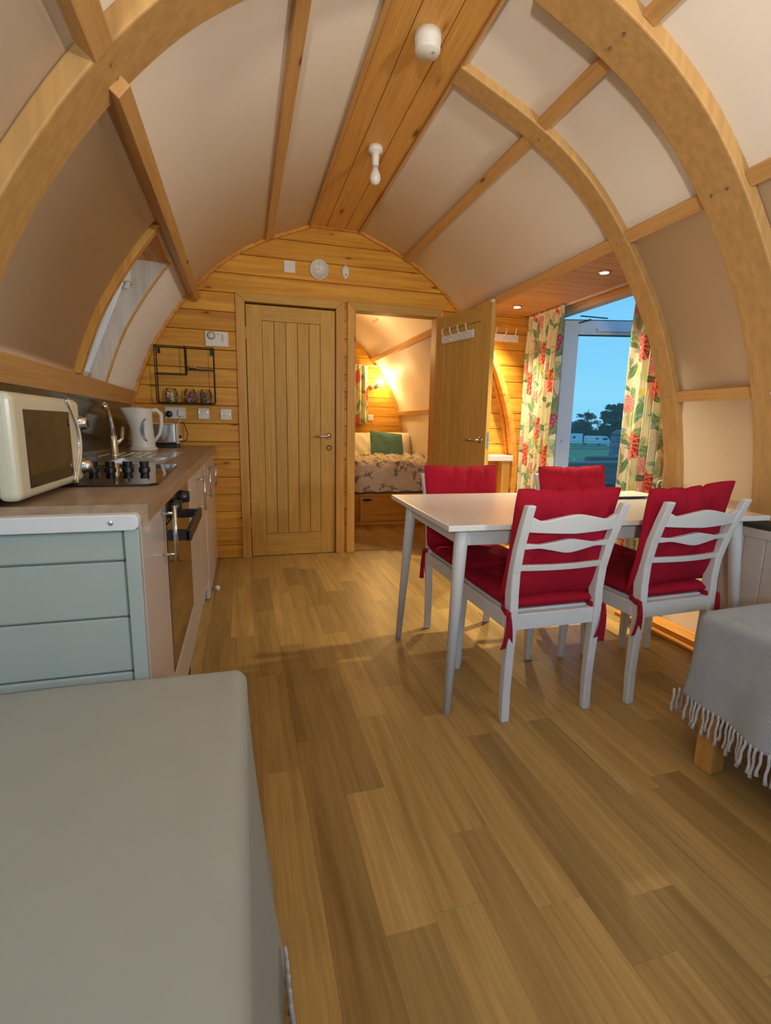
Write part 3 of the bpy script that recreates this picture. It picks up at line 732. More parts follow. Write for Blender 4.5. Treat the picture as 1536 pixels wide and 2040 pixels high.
# sink cut-out
SX0, SX1, SY0, SY1 = -.56, -.36, 2.30, 2.64
mb = MB(); mb.box((-.82, KY0, WB), (SX0, KY1, WT)); mb.box((SX1, KY0, WB), (-.205, KY1, WT)); mb.box((SX0, KY0, WB), (SX1, SY0, WT)); mb.box((SX0, SY1, WB), (SX1, KY1, WT))
obj('slab', mb, M_wt, wt)
obj('upstand_seal', MB().box((-.823, KY0, WT), (-.812, KY1, WT + .008)), M_steel, wt)
ep = thing('end_panel', 'pale painted boarded end panel of the kitchen with a screwed top rail', 'panel', (-.5, KY0 - .02, 0))
rail = MB().prism([(-.84, .853), (-.84, .888), (-.228, .888), (-.220, .880), (-.220, .861), (-.228, .853)], 'y', KY0 - .032, KY0); obj('top_rail', rail, M_white, ep, bevel=.003)
obj('screw', MB().lathe([(.005, 0), (.005, -.003), (.001, -.004)], (-.272, KY0 - .032, .871), 12, axis='y'), M_steel, ep)
obj('stile', MB().box((-.252, KY0 - .022, 0), (-.222, KY0 - .001, .853)), M_sage, ep, bevel=.003)
z = .785 + .128 * 0
zs = [.0, .14, .268, .396, .525, .655, .783, .85]
for a, b in zip(zs[:-1], zs[1:]): obj('board', MB().box((-.84, KY0 - .016, a + .0015), (-.254, KY0 - .002, b - .0015)), M_sage, ep, bevel=.004, seg=1)
def bar_handle(parent, x, y, z0, z1):
    mb = MB().tube([(x + .035, y, z0), (x + .035, y, z1)], .006, 12)
    for z in (z0 + .02, z1 - .02): mb.tube([(x, y, z), (x + .035, y, z)], .0045, 8)
    return obj('handle', mb, M_steel, parent, smooth=True)
def cupboard(y0, y1, label, doors, hy, zb=.16, zt=.862, hz=(.70, .865)):
    t = thing('base_cupboard', label, 'cabinet', (-.5, (y0 + y1) / 2, 0), 'white gloss base cupboards')
    obj('carcass', MB().box((KB, y0, zb), (KX - .022, y1, WB - .001)), M_grey, t)
    obj('plinth', MB().box((KB, y0, 0), (KX - .055, y1, zb)), M_grey, t)
    n = len(doors)
    for (a, b), h in zip(doors, hy):
        d = obj('door', MB().box((KX - .020, a + .0015, zb), (KX, b - .0015, zt)), M_gloss, t, bevel=.002)
        bar_handle(d, KX, h, *hz)
    return t
cupboard(1.168, 1.515, 'white gloss base cupboard nearest the camera beside the oven', [(1.168, 1.515)], [1.44], hz=(.70, .856))
cupboard(2.14, 3.02, 'white gloss sink cupboard with two doors beyond the oven', [(2.14, 2.58), (2.58, 3.02)], [2.53, 2.97], hz=(.66, .83))
cupboard(3.06, KY1, 'white gloss end cupboard standing against the pine wall', [(3.06, 3.55), (3.55, KY1)], [3.50, 3.62], zb=.02, hz=(.66, .80))
obj_f = thing('filler_strip', 'grey gap strip between the sink cupboard and end cupboard', 'filler', (-.24, 3.04, 0)); obj('strip', MB().box((KB, 3.021, 0), (KX - .03, 3.059, .86)), M_grey, obj_f)
# oven
ov = thing('built_in_oven', 'built-in oven with bronze mirror glass and a black bar handle', 'oven', (-.5, 1.83, 0))
OY0, OY1 = 1.52, 2.13
M_ovgl = plain('bronze_mirror_glass', (.30, .22, .16), .06, metal=.85, noise=.02, scale=2)
obj('body', MB().box((KB, OY0, .02), (KX - .025, OY1, WB - .002)), M_dark, ov)
fdoor = obj('oven_door', MB().box((KX - .024, OY0 + .004, .325), (KX + .002, OY1 - .004, .785)), M_ovgl, ov, bevel=.003)
obj('control_panel', MB().box((KX - .024, OY0 + .004, .79), (KX + .002, OY1 - .004, .862)), M_ovgl, ov, bevel=.003)
hb = MB(); hb.box((KX, 1.54, .735), (KX + .06, 1.565, .765)); hb.box((KX, 1.92, .735), (KX + .06, 1.945, .765)); hb.box((KX + .05, 1.54, .733), (KX + .065, 1.945, .767))
obj('handle', hb, M_black, fdoor, bevel=.002)
for y in (1.60, 1.82):
    kb = MB(); kb.lathe([(.022, 0), (.022, .012), (.019, .034), (.001, .035)], (KX + .002, y, .828), 18, axis='x'); obj('knob', kb, M_black, ov, smooth=True)
obj('plinth_panel', MB().box((KX - .02, OY0 - .0, .165), (KX + .002, OY1 + .012, .318)), M_gloss, ov, bevel=.002)
obj('plinth_panel', MB().box((KX - .07, OY0 - .0, .0), (KX - .05, OY1, .16)), M_grey, ov)
# small door stop / cap on the floor
wb_ = thing('floor_cap', 'tiny white plastic cap on the floor by the end cupboard', 'cap', (-.19, 3.27, 0)); obj('cap', MB().lathe([(.016, 0), (.016, .022), (.010, .030)], (-.19, 3.27, 0), 14), M_plast, wb_, smooth=True)
# splashback
sp_ = thing('splashback', 'dark reflective splashback panel behind sink and hob', 'splashback', (-.81, 2.6, WT))
obj('glass_panel', MB().prism([(CX - dx_at(WT) + .03, WT + .002), (CX - dx_at(1.21) + .012, 1.212), (CX - dx_at(1.21) + .004, 1.212), (CX - dx_at(WT) + .02, WT + .002)], 'y', 1.0, YB - .03), M_splash, sp_)
# hob
hob = thing('ceramic_hob', 'black glass hob with four black knobs set in the worktop', 'hob', (-.45, 1.85, WT))
obj('glass_plate', MB().prism([(-.67, 1.49), (-.255, 1.49), (-.235, 1.52), (-.262, 2.185), (-.67, 2.185)], 'z', WT, WT + .007), M_glassblk, hob, bevel=.002)
for x in (-.505, -.452, -.396, -.342):
    mb = MB(); mb.lathe([(.019, 0), (.019, .008), (.014, .012), (.016, .030), (.001, .031)], (x, 1.93, WT + .007), 18); mb.box((x - .003, 1.91, WT + .03), (x + .003, 1.95, WT + .036)); obj('knob', mb, M_black, hob, smooth=False)
# sink
sk_ = thing('steel_sink', 'stainless sink with bowl and ribbed drainer behind the hob', 'sink', (-.5, 2.6, WT))
mb = MB()
mb.box((-.73, 2.235, WT), (-.33, SY0, WT + .004)); mb.box((-.73, SY1, WT), (-.33, 3.10, WT + .004)); mb.box((-.73, SY0, WT), (SX0, SY1, WT + .004)); mb.box((SX1, SY0, WT), (-.33, SY1, WT + .004))
obj('rim', mb, M_steel, sk_, bevel=.002)
mb = MB(); n = 6
B0 = [(SX0, SY0), (SX1, SY0), (SX1, SY1), (SX0, SY1)]; B1 = [(SX0 + .02, SY0 + .02), (SX1 - .02, SY0 + .02), (SX1 - .02, SY1 - .02), (SX0 + .02, SY1 - .02)]
mb.add([(x, y, WT + .003) for x, y in B0] + [(x, y, WT - .15) for x, y in B1], [(0, 1, 5, 4), (1, 2, 6, 5), (2, 3, 7, 6), (3, 0, 4, 7), (4, 5, 6, 7)]); obj('bowl', mb, M_steel, sk_, solid=.002)
for k in range(7): obj('drainer_rib', MB().tube([(-.68 + .05 * k, 2.68, WT + .005), (-.68 + .05 * k, 3.02, WT + .006)], .004, 6), M_steel, sk_)
obj('plug_hole', MB().lathe([(.03, 0), (.03, .002), (.02, .003)], (-.53, 2.46, WT - .15), 16), M_chrome, sk_)
# tap
tp = thing('mixer_tap', 'tall chrome swan-neck mixer tap at the sink', 'tap', (-.535, 2.33, WT))
mb = MB(); x, y = -.608, 2.70
mb.lathe([(.026, WT + .004), (.026, WT + .012), (.018, WT + .02), (.016, WT + .10), (.013, WT + .11)], (x, y, 0), 20)
mb.tube([(x, y, WT + .10), (x - .003, y - .002, WT + .15), (x - .008, y - .008, WT + .20), (x - .012, y - .03, WT + .240), (x - .010, y - .07, WT + .250)], [.012, .011, .0105, .010, .010], 12)
mb.tube([(x - .010, y - .065, WT + .252), (x - .006, y - .095, WT + .238)], .013, 12)
obj('spout', mb, M_chrome, tp, smooth=True)
obj('lever', MB().tube([(x + .01, y + .02, WT + .07), (x + .028, y + .045, WT + .09), (x + .034, y + .055, WT + .15)], [.012, .009, .007], 12), M_chrome, tp, smooth=True)
# kettle
kt = thing('kettle', 'white plastic jug kettle with a grey crescent window', 'kettle', (-.60, 3.40, WT))
KC = Vector((-.60, 3.40, WT)); kdir = Vector((.95, .30, 0)).normalized(); kup = Vector((0, 0, 1)); ks = kdir.cross(kup)
def kpt(a, b, z): v = KC + kdir * a + ks * b; return (v.x, v.y, WT + z)
H_ = .255; rows = []
for i in range(15):
    t = i / 14; z = .02 + t * (H_ - .02)
    ra = .072 - .010 * math.sin(t * PI) * .8 + .004 * t; sh = -.014 * t ** 2
    spout_ = .030 * max(0, (t - .35) / .65) ** 1.6
    row = []
    for j in range(28):
        th = 2 * PI * j / 28; c, s_ = math.cos(th), math.sin(th)
        a = ra * c + (-spout_ * max(0, -c) ** 5 if c < 0 else 0) + sh; row.append(kpt(a, ra * .92 * s_, z))
    row.append(row[0]); rows.append(row)
mb = MB().grid(rows); nn = len(mb.v); mb.add([kpt(-.02, 0, H_ + .012)] + [p for p in rows[-1][:-1]], [(0, j + 1, (j + 1) % 28 + 1) for j in range(28)])
obj('body', mb, M_plast, kt, smooth=True)
obj('base', MB().lathe([(.082, WT), (.082, WT + .012), (.076, WT + .02)], (KC.x, KC.y, 0), 28), M_plast, kt, smooth=True)
obj('handle', MB().tube([kpt(.040, 0, .240), kpt(.085, 0, .250), kpt(.112, 0, .225), kpt(.112, 0, .16), kpt(.098, 0, .10), kpt(.066, 0, .055)], [.013, .014, .013, .011, .010, .010], 12, sx=1.0), M_plast, kt, smooth=True)
cr = MB(); n = 14; vs = []
for i in range(n):
    t = -1.15 + 2.3 * i / (n - 1); zc = .125 + .075 * math.sin(t); 
    for kx in (0, 1):
        a = .030 - .045 * math.cos(t) + (0 if kx == 0 else .020 * math.cos(t) ** .8 if math.cos(t) > 0 else 0)
        r0 = .068; b = math.sqrt(max(.0001, r0 ** 2 - a * a)) * .92 * -1
        vs.append(kpt(a - .004, -b * 1.0 + .002 if False else b * -1 + .003, zc))
# crescent lies on the side that faces the room (towards -y, +x)
cr.add(vs, [(i * 2, i * 2 + 1, i * 2 + 3, i * 2 + 2) for i in range(n - 1)])
obj('water_window', cr, plain('grey_window', (.10, .11, .10), .3), kt, solid=.003)
# toaster
ts = thing('toaster', 'brushed steel toaster behind the kettle on a black base', 'toaster', (-.50, 3.82, WT))
obj('shell', MB().box((-.66, 3.74, WT + .022), (-.445, 3.90, WT + .175)), M_steel, ts, bevel=.018, seg=4)
obj('base', MB().box((-.66, 3.735, WT), (-.44, 3.905, WT + .024)), M_black, ts, bevel=.004)
obj('end_cap', MB().box((-.447, 3.75, WT + .024), (-.438, 3.89, WT + .165)), M_plast, ts, bevel=.004)
for k in (0, 1): obj('slot', MB().box((-.64, 3.775 + .055 * k, WT + .1745), (-.47, 3.80 + .055 * k, WT + .1765)), M_black, ts)
obj('lever', MB().box((-.438, 3.81, WT + .05), (-.415, 3.83, WT + .062)), M_plast, ts, bevel=.002)
obj('dial', MB().lathe([(.016, 0), (.016, .012)], (-.438, 3.85, WT + .07), 14, axis='x'), M_black, ts)
cordm = MB().tube([(-.445, 3.905, WT + .03), (-.40, 3.95, WT + .05), (-.395, 3.99, WT + .09), (-.41, 4.02, WT + .13), (-.43, 4.035, WT + .18)], .003, 6)
obj('cord', cordm, M_black, ts, smooth=True)
# microwave
mw = thing('microwave', 'cream retro microwave with dark window and chrome-edged controls on the near worktop', 'microwave', (-.6, 1.36, WT))
X1 = -.436; MY0, MY1, MZ0, MZ1 = 1.150, 1.582, .918, 1.137
obj('casing', MB().box((-.755, MY0 + .004, MZ0), (X1 - .045, MY1 - .004, MZ1 - .004)), M_cream, mw, bevel=.012, seg=3)
obj('front', MB().box((X1 - .043, MY0, MZ0 - .002), (X1, MY1, MZ1)), M_cream, mw, bevel=.016, seg=4)
obj('seam', MB().box((X1 - .0465, MY0 + .003, MZ0 + .002), (X1 - .043, MY1 - .003, MZ1 - .006)), M_dark, mw)
obj('window', MB().box((X1 - .004, 1.203, .937), (X1 + .002, 1.485, 1.104)), plain('smoked_glass', (.035, .028, .015), .06, spec=.8), mw, bevel=.010, seg=3)
for dy, nm, mt in ((0, 'door_edge', M_chrome), (.012, 'door_gap', M_cream)):
    arc = [(X1 + .003, 1.465 + dy + .075 * math.sin(PI * min(1, t * 1.08) * .93), 1.133 - (1.133 - .918) * t) for t in np.linspace(0, 1, 16)]
    obj(nm, MB().tube(arc, .0035 if dy == 0 else .005, 8), mt, mw, smooth=True)
for z in (1.074, .956):
    mb = MB().lathe([(.020, 0), (.021, .006), (.017, .012), (.016, .022), (.010, .025)], (X1, 1.556, z), 20, axis='x'); obj('dial', mb, M_chrome, mw, smooth=True)
    obj('dial_face', MB().lathe([(.011, .023), (.011, .027)], (X1, 1.556, z), 16, axis='x'), M_black if z > 1 else M_chrome, mw)
for (fx, fy) in ((-.73, MY0 + .03), (-.73, MY1 - .05), (X1 - .06, MY0 + .03), (X1 - .06, MY1 - .05)): obj('foot', MB().lathe([(.012, WT), (.014, MZ0 + .002)], (fx, fy, 0), 12), M_black, mw)
# plug with cable above the microwave
pl = thing('wall_plug', 'small black plug with a white cable on the splashback above the microwave', 'plug', (-.80, 1.95, 1.15)); obj('plug_top', MB().box((-.815, 1.94, 1.165), (-.785, 1.965, 1.20)), M_black, pl, bevel=.003); obj('cable', MB().tube([(-.79, 1.95, 1.17), (-.78, 1.95, 1.10), (-.77, 1.93, 1.02)], .003, 6), M_plast, pl)

# ------------------------------------------------------------------ on the pine wall
YW = YB - .001
rk = thing('wire_rack', 'black wire wall rack with stepped shelves above the sockets', 'rack', (-.39, YW, 1.22))
def wire(pts, r=.0045): return MB().tube(pts, r, 6)
x0, x1, zt_, zb_ = -.592, -.192, 1.622, 1.222; xm = -.388; dp = .095
for yy in (YW - .004, YW - dp):
    mb = MB()
    mb.tube([(x0, yy, zb_ + .012), (x0, yy, zt_), (x1, yy, zt_), (x1, yy, zb_ + .012), (x1 - .012, yy, zb_), (x0 + .012, yy, zb_), (x0, yy, zb_ + .012)], .0042, 6)
    obj('frame', mb, M_bmetal, rk); obj('divider', wire([(xm, yy, zt_), (xm, yy, 1.430)]), M_bmetal, rk)
for (a, b, z) in ((x0, xm, 1.430), (xm, x1, 1.467), (x0, x1, zb_)):
    obj('shelf', MB().box((a, YW - dp, z - .004), (b, YW - .004, z + .002)), M_bmetal, rk)
for (xx, zz_) in ((x0, zt_), (x1, zt_), (xm, zt_), (x0, 1.43), (x1, 1.467)): obj('cross_wire', wire([(xx, YW - .004, zz_), (xx, YW - dp, zz_)]), M_bmetal, rk)
for xx in (x0 + .018, x1 - .018): obj('hanging_tab', MB().box((xx - .010, YW - .003, zt_ - .045), (xx + .010, YW, zt_ - .005)), M_bmetal, rk)
fill = [((.70, .60, .45), 'cream sachets'), ((.30, .12, .10), 'red and silver packets'), ((.22, .16, .12), 'dark pods and foil')]
for k, (xx, (fc, fn), lab) in enumerate(zip((-.497, -.368, -.258), fill, ('glass jar of cream sachets, left one of the three in the wire rack', 'glass jar of red and silver packets, middle one in the wire rack', 'glass jar of dark sweets and foil, right one in the wire rack'))):
    yy = YW - .05; zb0 = zb_ + .003
    j = thing('glass_jar', lab, 'jar', (xx, yy, zb0), 'glass jars in the wire rack')
    obj('glass', MB().lathe([(.034, 0), (.043, .012), (.045, .055), (.040, .080), (.034, .090), (.036, .100)], (xx, yy, zb0), 22), M_jar, j, smooth=True)
    fm = MB(); r_ = random.Random(k)
    for q in range(11):
        a = r_.random() * 6.28; rr_ = r_.random() * .022; c = Vector((xx + rr_ * math.cos(a), yy + rr_ * math.sin(a), zb0 + .014 + .0058 * q)); Mx = Matrix.Translation(c) @ Matrix.Rotation(r_.random() * 3, 4, Vector((r_.random(), r_.random(), r_.random())).normalized())
        fm.box((-.013, -.010, -.006), (.013, .010, .006), M=Mx)
    obj('contents', fm, [plain('jar_fill_%d' % k, fc, .35, noise=.5, scale=60)], j)
    obj('clasp', MB().tube([(xx + .04, yy - .02, zb0 + .03), (xx + .052, yy - .022, zb0 + .05), (xx + .042, yy - .018, zb0 + .078)], .0022, 6), M_steel, j)
tn = thing('bow_ornament', 'tiny silver bow ornament on the upper shelf of the wire rack', 'ornament', (-.335, YW - .06, 1.469))
mb = MB(); mb.lathe([(.002, 0), (.013, .008), (.013, .016), (.002, .024)], (-.352, YW - .06, 1.469), 10); mb.lathe([(.002, 0), (.010, .006), (.010, .014), (.002, .02)], (-.328, YW - .06, 1.469), 10); mb.box((-.345, YW - .063, 1.476), (-.326, YW - .057, 1.482)); obj('bow', mb, M_chrome, tn, smooth=True)

def plate(name, label, cat, x, z, w, h, extra=None, d=.011, group=None):
    t = thing(name, label, cat, (x, YW, z), group); obj('faceplate', MB().box((x - w / 2, YW - d, z - h / 2), (x + w / 2, YW, z + h / 2)), M_plast, t, bevel=.003)
    if extra: extra(t)
    return t
def ex_sock(t):
    obj('black_plug', MB().lathe([(.024, -.009), (.024, -.030), (.020, -.036)], (-.525, YW, 1.140), 20, axis='y'), M_black, t, smooth=True)
    obj('white_plug', MB().box((-.462, YW - .034, 1.125), (-.415, YW - .010, 1.172)), M_plast, t, bevel=.004)
    obj('white_cord', MB().tube([(-.44, YW - .03, 1.127), (-.455, YW - .035, 1.09), (-.475, YW - .05, 1.05)], .0035, 6), M_plast, t)
    for x in (-.54, -.42): obj('switch_rocker', MB().box((x - .006, YW - .014, 1.172), (x + .006, YW - .010, 1.184)), M_plast, t)
plate('double_socket', 'white double socket below the wire rack with black and white plugs', 'socket', -.482, 1.150, .146, .086, ex_sock)
def ex_rock(x, z, w=.012):
    def f(t): 
        obj('rocker', MB().box((x - w / 2, YW - .015, z - .012), (x + w / 2, YW - .010, z + .012)), M_plast, t, bevel=.002)
        for s in (-1, 1): obj('screw', MB().lathe([(.003, -.011), (.003, -.013)], (x + s * .030, YW, z), 8, axis='y'), M_steel, t)
    return f
plate('light_switch', 'plain white switch plate on the pine wall right of the double socket', 'switch', -.282, 1.149, .082, .082, ex_rock(-.282, 1.16, .008), group=None)
plate('light_switch', 'white single socket plate on the pine wall next to the closed door frame', 'switch', -.120, 1.147, .082, .082, ex_rock(-.120, 1.149, .024))
plate('light_switch', 'white isolator switch above the closed oak door, left of the clock', 'switch', .381, 2.262 - .0, .086, .086, ex_rock(.381, 2.262, .010))
def ex_therm(t):
    x, z = -.205, 1.722
    obj('dial_ring', MB().lathe([(.029, -.016), (.029, -.022), (.025, -.024)], (x, YW, z), 24, axis='y'), plain('dial_grey', (.18, .20, .17), .4), t, smooth=True)
    obj('dial', MB().lathe([(.023, -.02), (.022, -.030), (.001, -.031)], (x, YW, z), 24, axis='y'), M_plast, t, smooth=True)
    for k in range(4): obj('marking', MB().box((-.132, YW - .0172, 1.728 - .013 * k), (-.118, YW - .0165, 1.732 - .013 * k)), M_black, t)
    obj('marking', MB().box((-.160, YW - .0172, 1.731), (-.150, YW - .0165, 1.736)), M_black, t)
    obj('key', MB().box((-.130, YW - .018, 1.655), (-.105, YW - .016, 1.672)), M_plast, t, bevel=.001)
plate('heating_controller', 'white heating timer with round dial above the wire rack', 'controller', -.165, 1.70, .165, .108, ex_therm, d=.017)
ck = thing('wall_clock', 'round white wall clock above the closed oak door', 'clock', (.603, YW, 2.262))
zc_ = 2.262; xc_ = .606
obj('rim', MB().lathe([(.073, 0), (.075, -.012), (.071, -.024), (.066, -.026), (.066, -.018)], (xc_, YW, zc_), 40, axis='y'), M_plast, ck, smooth=True)
obj('face', MB().lathe([(.066, -.012), (.066, -.016)], (xc_, YW, zc_), 40, axis='y'), plain('clock_face', (.66, .64, .58), .5), ck)
for k in range(12):
    a = k * PI / 6; c = Vector((xc_ + .056 * math.sin(a), YW - .0175, zc_ + .056 * math.cos(a))); obj('hour_mark', MB().box((c.x - .0015, c.y, c.z - .004), (c.x + .0015, c.y + .002, c.z + .004)), plain('mark_grey', (.35, .35, .33), .5) if k == 0 else bpy.data.materials['mark_grey'], ck)
obj('hour_hand', MB().box((xc_ - .038, YW - .020, zc_ - .004), (xc_ + .004, YW - .018, zc_ - .0005)), bpy.data.materials['mark_grey'], ck)
obj('minute_hand', MB().box((xc_ - .002, YW - .0215, zc_ - .004), (xc_ + .001, YW - .0195, zc_ + .045)), bpy.data.materials['mark_grey'], ck)
dt = thing('door_sensor', 'small white oval detector on the pine wall right of the clock', 'sensor', (.812, YW, 2.26))
mb = MB(); rows = []
for (sc_, yy) in ((1, 0), (1, -.016), (.85, -.024), (.01, -.026)):
    rows.append([(.812 + .030 * sc_ * math.cos(t) * (1 - .22 * (math.sin(t) < 0) * -math.sin(t)), YW + yy, 2.262 + .052 * sc_ * math.sin(t)) for t in np.linspace(0, 2 * PI, 25)])
mb.grid(rows); obj('case', mb, M_plast, dt, smooth=True); obj('indicator', MB().box((.8095, YW - .027, 2.232), (.8145, YW - .0245, 2.246)), M_black, dt)

# ------------------------------------------------------------------ ridge fittings
sm = thing('smoke_alarm', 'round white smoke alarm on the ridge boards', 'alarm', (.728, 2.05, 2.562))
obj('case', MB().lathe([(.052, 0), (.052, -.03), (.049, -.034), (.050, -.055), (.044, -.066), (.002, -.068)], (.728, 2.05, 2.562), 36), M_plast, sm, smooth=True)
for k in range(10):
    a = -PI / 2 + (k - 4.5) * .16; obj('vent_slot', MB().box((-.002, -.0515, -.028), (.002, -.0495, -.010), M=Matrix.Translation((.728, 2.05, 2.562)) @ Matrix.Rotation(a + PI / 2, 4, 'Z')), M_dark, sm)
obj('test_button', MB().lathe([(.006, -.066), (.006, -.070)], (.745, 2.03, 2.562), 12), M_grey, sm)
lampu = thing('batten_lamp', 'unlit opal bulb in a white batten holder on the ridge boards', 'lamp', (.735, 2.86, 2.562))
obj('holder', MB().lathe([(.040, 0), (.040, -.022), (.030, -.030), (.021, -.034), (.019, -.085), (.016, -.095)], (.735, 2.86, 2.562), 28), M_plast, lampu, smooth=True)
obj('cap_ring', MB().lathe([(.0165, -.094), (.0165, -.104)], (.735, 2.86, 2.562), 20), M_grey, lampu)
obj('bulb', MB().lathe([(.015, -.102), (.018, -.115), (.029, -.140), (.030, -.158), (.022, -.178), (.002, -.186)], (.735, 2.86, 2.562), 24), M_bulb, lampu, smooth=True)
# added fill lamps, all unseen: two pendants, then two on the front gable
for x, y, zl, lab, en in ((.735, -.65, 1.86, 'added opal fill pendant over the sitting end behind the camera', L_ROOM), (1.15, 5.7, 2.20, 'added opal fill pendant, unseen under the bedroom ridge', L_BEDTOP)):
    t = thing('added_pendant', lab, 'lamp', (x, y, 2.562))
    obj('rose', MB().lathe([(.040, 0), (.040, -.022), (.010, -.034)], (x, y, 2.562), 20), M_plast, t, smooth=True)
    obj('flex', MB().tube([(x, y, 2.54), (x, y, zl + .06)], .003, 8), M_plast, t)
    obj('globe', MB().lathe([(.015, .07), (.05, .05), (.072, 0), (.05, -.05), (.002, -.072)], (x, y, zl), 24), M_fillglow, t, smooth=True)
    ld = bpy.data.lights.new('fill_bulb_light', 'POINT'); ld.energy = en; ld.color = L_ROOM_COL if y < 5 else L_BED_COL; ld.shadow_soft_size = .12
    lo = bpy.data.objects.new('fill_bulb_light', ld); COL.objects.link(lo); lo.parent = t; lo.location = (.0, .16 if y < 5 else 0, zl - 2.562 - (.0 if y < 5 else .2))
for x, lab in ((-.52, 'added fill lamp on the kitchen side of the front gable'), (2.02, 'added fill lamp on the patio side of the front gable')):  # lamps added behind the camera to fill the room and ceiling
    t = thing('wall_lamp', lab, 'lamp', (x, YF + .05, 1.45), 'added front gable fill lamps')
    obj('back_plate', MB().box((x - .04, YF, 1.38), (x + .04, YF + .012, 1.52)), M_plast, t, bevel=.004)
    obj('globe', MB().lathe([(.02, -.06), (.045, -.03), (.055, 0), (.045, .03), (.02, .06)], (x, YF + .07, 1.45), 20), M_fillglow, t, smooth=True)
    lu = bpy.data.lights.new('fill_uplight', 'SPOT'); lu.energy = L_UP; lu.color = L_UP_COL; lu.shadow_soft_size = .10; lu.spot_size = math.radians(74); lu.spot_blend = .9
    lo = bpy.data.objects.new('fill_uplight', lu); COL.objects.link(lo); lo.parent = t; lo.location = (0, .10, .04)
    dv_ = (Vector((.735 + (.735 - x) * .80, 2.3, 2.45)) - Vector((x, YF + .15, 1.49))).normalized(); lo.rotation_euler = dv_.to_track_quat('-Z', 'Y').to_euler()
    ld = bpy.data.lights.new('cool_fill_light', 'SPOT'); ld.energy = L_FRONT * 4; ld.color = L_FRONT_COL; ld.shadow_soft_size = .12; ld.spot_size = math.radians(160); ld.spot_blend = .6
    lo = bpy.data.objects.new('cool_fill_light', ld); COL.objects.link(lo); lo.parent = t; lo.location = (0, .10, 0); lo.rotation_euler = (math.radians(97), 0, 0)

# ================================================================== table and chairs
M_tab = plain('table_white', (.76, .76, .74), .22, noise=.015, scale=6)
TA = math.radians(-2.0); TO = Vector((.682, 1.555, 0)); TL, TW_, TZ = 1.44, .80, .742
tb_ = bpy.data.objects.new('dining_table', None); COL.objects.link(tb_); tb_.location = TO; tb_.rotation_euler = (0, 0, TA)
tag(tb_, 'white rectangular dining table with tapered splayed legs', 'table')
def PT(nm, mb, mat, bevel=.0, smooth=False):
    o = obj(nm, mb, mat, None, bevel=bevel, smooth=smooth); o.parent = tb_; return o
PT('tabletop', MB().box((0, 0, TZ - .022), (TL, TW_, TZ)), M_tab, .004)
for a, b in (((.07, .075, 0), (TL - .07, .093, 0)), ((.07, TW_ - .093, 0), (TL - .07, TW_ - .075, 0)), ((.075, .08, 0), (.093, TW_ - .08, 0)), ((TL - .093, .08, 0), (TL - .075, TW_ - .08, 0))):
    PT('apron', MB().box((a[0], a[1], TZ - .092), (b[0], b[1], TZ - .022)), M_white, .002)
for sx in (0, 1):
    for sy in (0, 1):
        tx, ty = (.085 if sx == 0 else TL - .085), (.085 if sy == 0 else TW_ - .085); fx, fy = (.035 if sx == 0 else TL - .035), (.035 if sy == 0 else TW_ - .07)
        PT('leg', MB().tube([(tx, ty, TZ - .022), (tx * .9 + fx * .1, ty * .9 + fy * .1, TZ - .10), (fx, fy, 0)], [.026, .026, .014], 16), M_white, 0, True)

def cushion_mb(w, h, t, n=40, corner=.05, tufts=(), pw=.5, pinch=.035):
    """soft pad centred on origin in local xy, thickness in z"""
    mb = MB(); rows_t, rows_b = [], []
    for i in range(n + 1):
        rt, rb = [], []
        for j in range(n + 1):
            a, b = -1 + 2 * i / n, -1 + 2 * j / n
            a2, b2 = math.sin(a * PI / 2), math.sin(b * PI / 2)
            # squircle mapping for rounded corners
            x = a2 * w / 2 * (1 - .045 * b2 ** 4); y = b2 * h / 2 * (1 - .045 * a2 ** 4)
            th = t / 2 * (max(0, 1 - abs(a2) ** 3.2) ** pw) * (max(0, 1 - abs(b2) ** 3.2) ** pw)
            x, y = x * (1 - pinch * (1 - (2 * y / h) ** 2)), y * (1 - pinch * 1.2 * (1 - (2 * x / w) ** 2))
            dd = 0
            for (tx, ty) in tufts: dd += .55 * math.exp(-(((x - tx) ** 2 + (y - ty) ** 2) / .0016)) + .22 * math.exp(-abs(x - tx) / .006) * math.exp(-abs(y - ty) / .10)
            th *= max(.25, 1 - dd)
            rt.append((x, y, th)); rb.append((x, y, -th))
        rows_t.append(rt); rows_b.append(rb)
    mb.grid(rows_t); mb.grid([r[::-1] for r in rows_b])
    per = [rows_t[0][j] for j in range(n + 1)] + [rows_t[i][n] for i in range(1, n + 1)] + [rows_t[n][j] for j in range(n - 1, -1, -1)] + [rows_t[i][0] for i in range(n - 1, 0, -1)]
    per = [(p[0], p[1], 0) for p in per]
    return mb, per
def xform(mb, M): mb.v = [tuple(M @ Vector(v)) for v in mb.v]; return mb

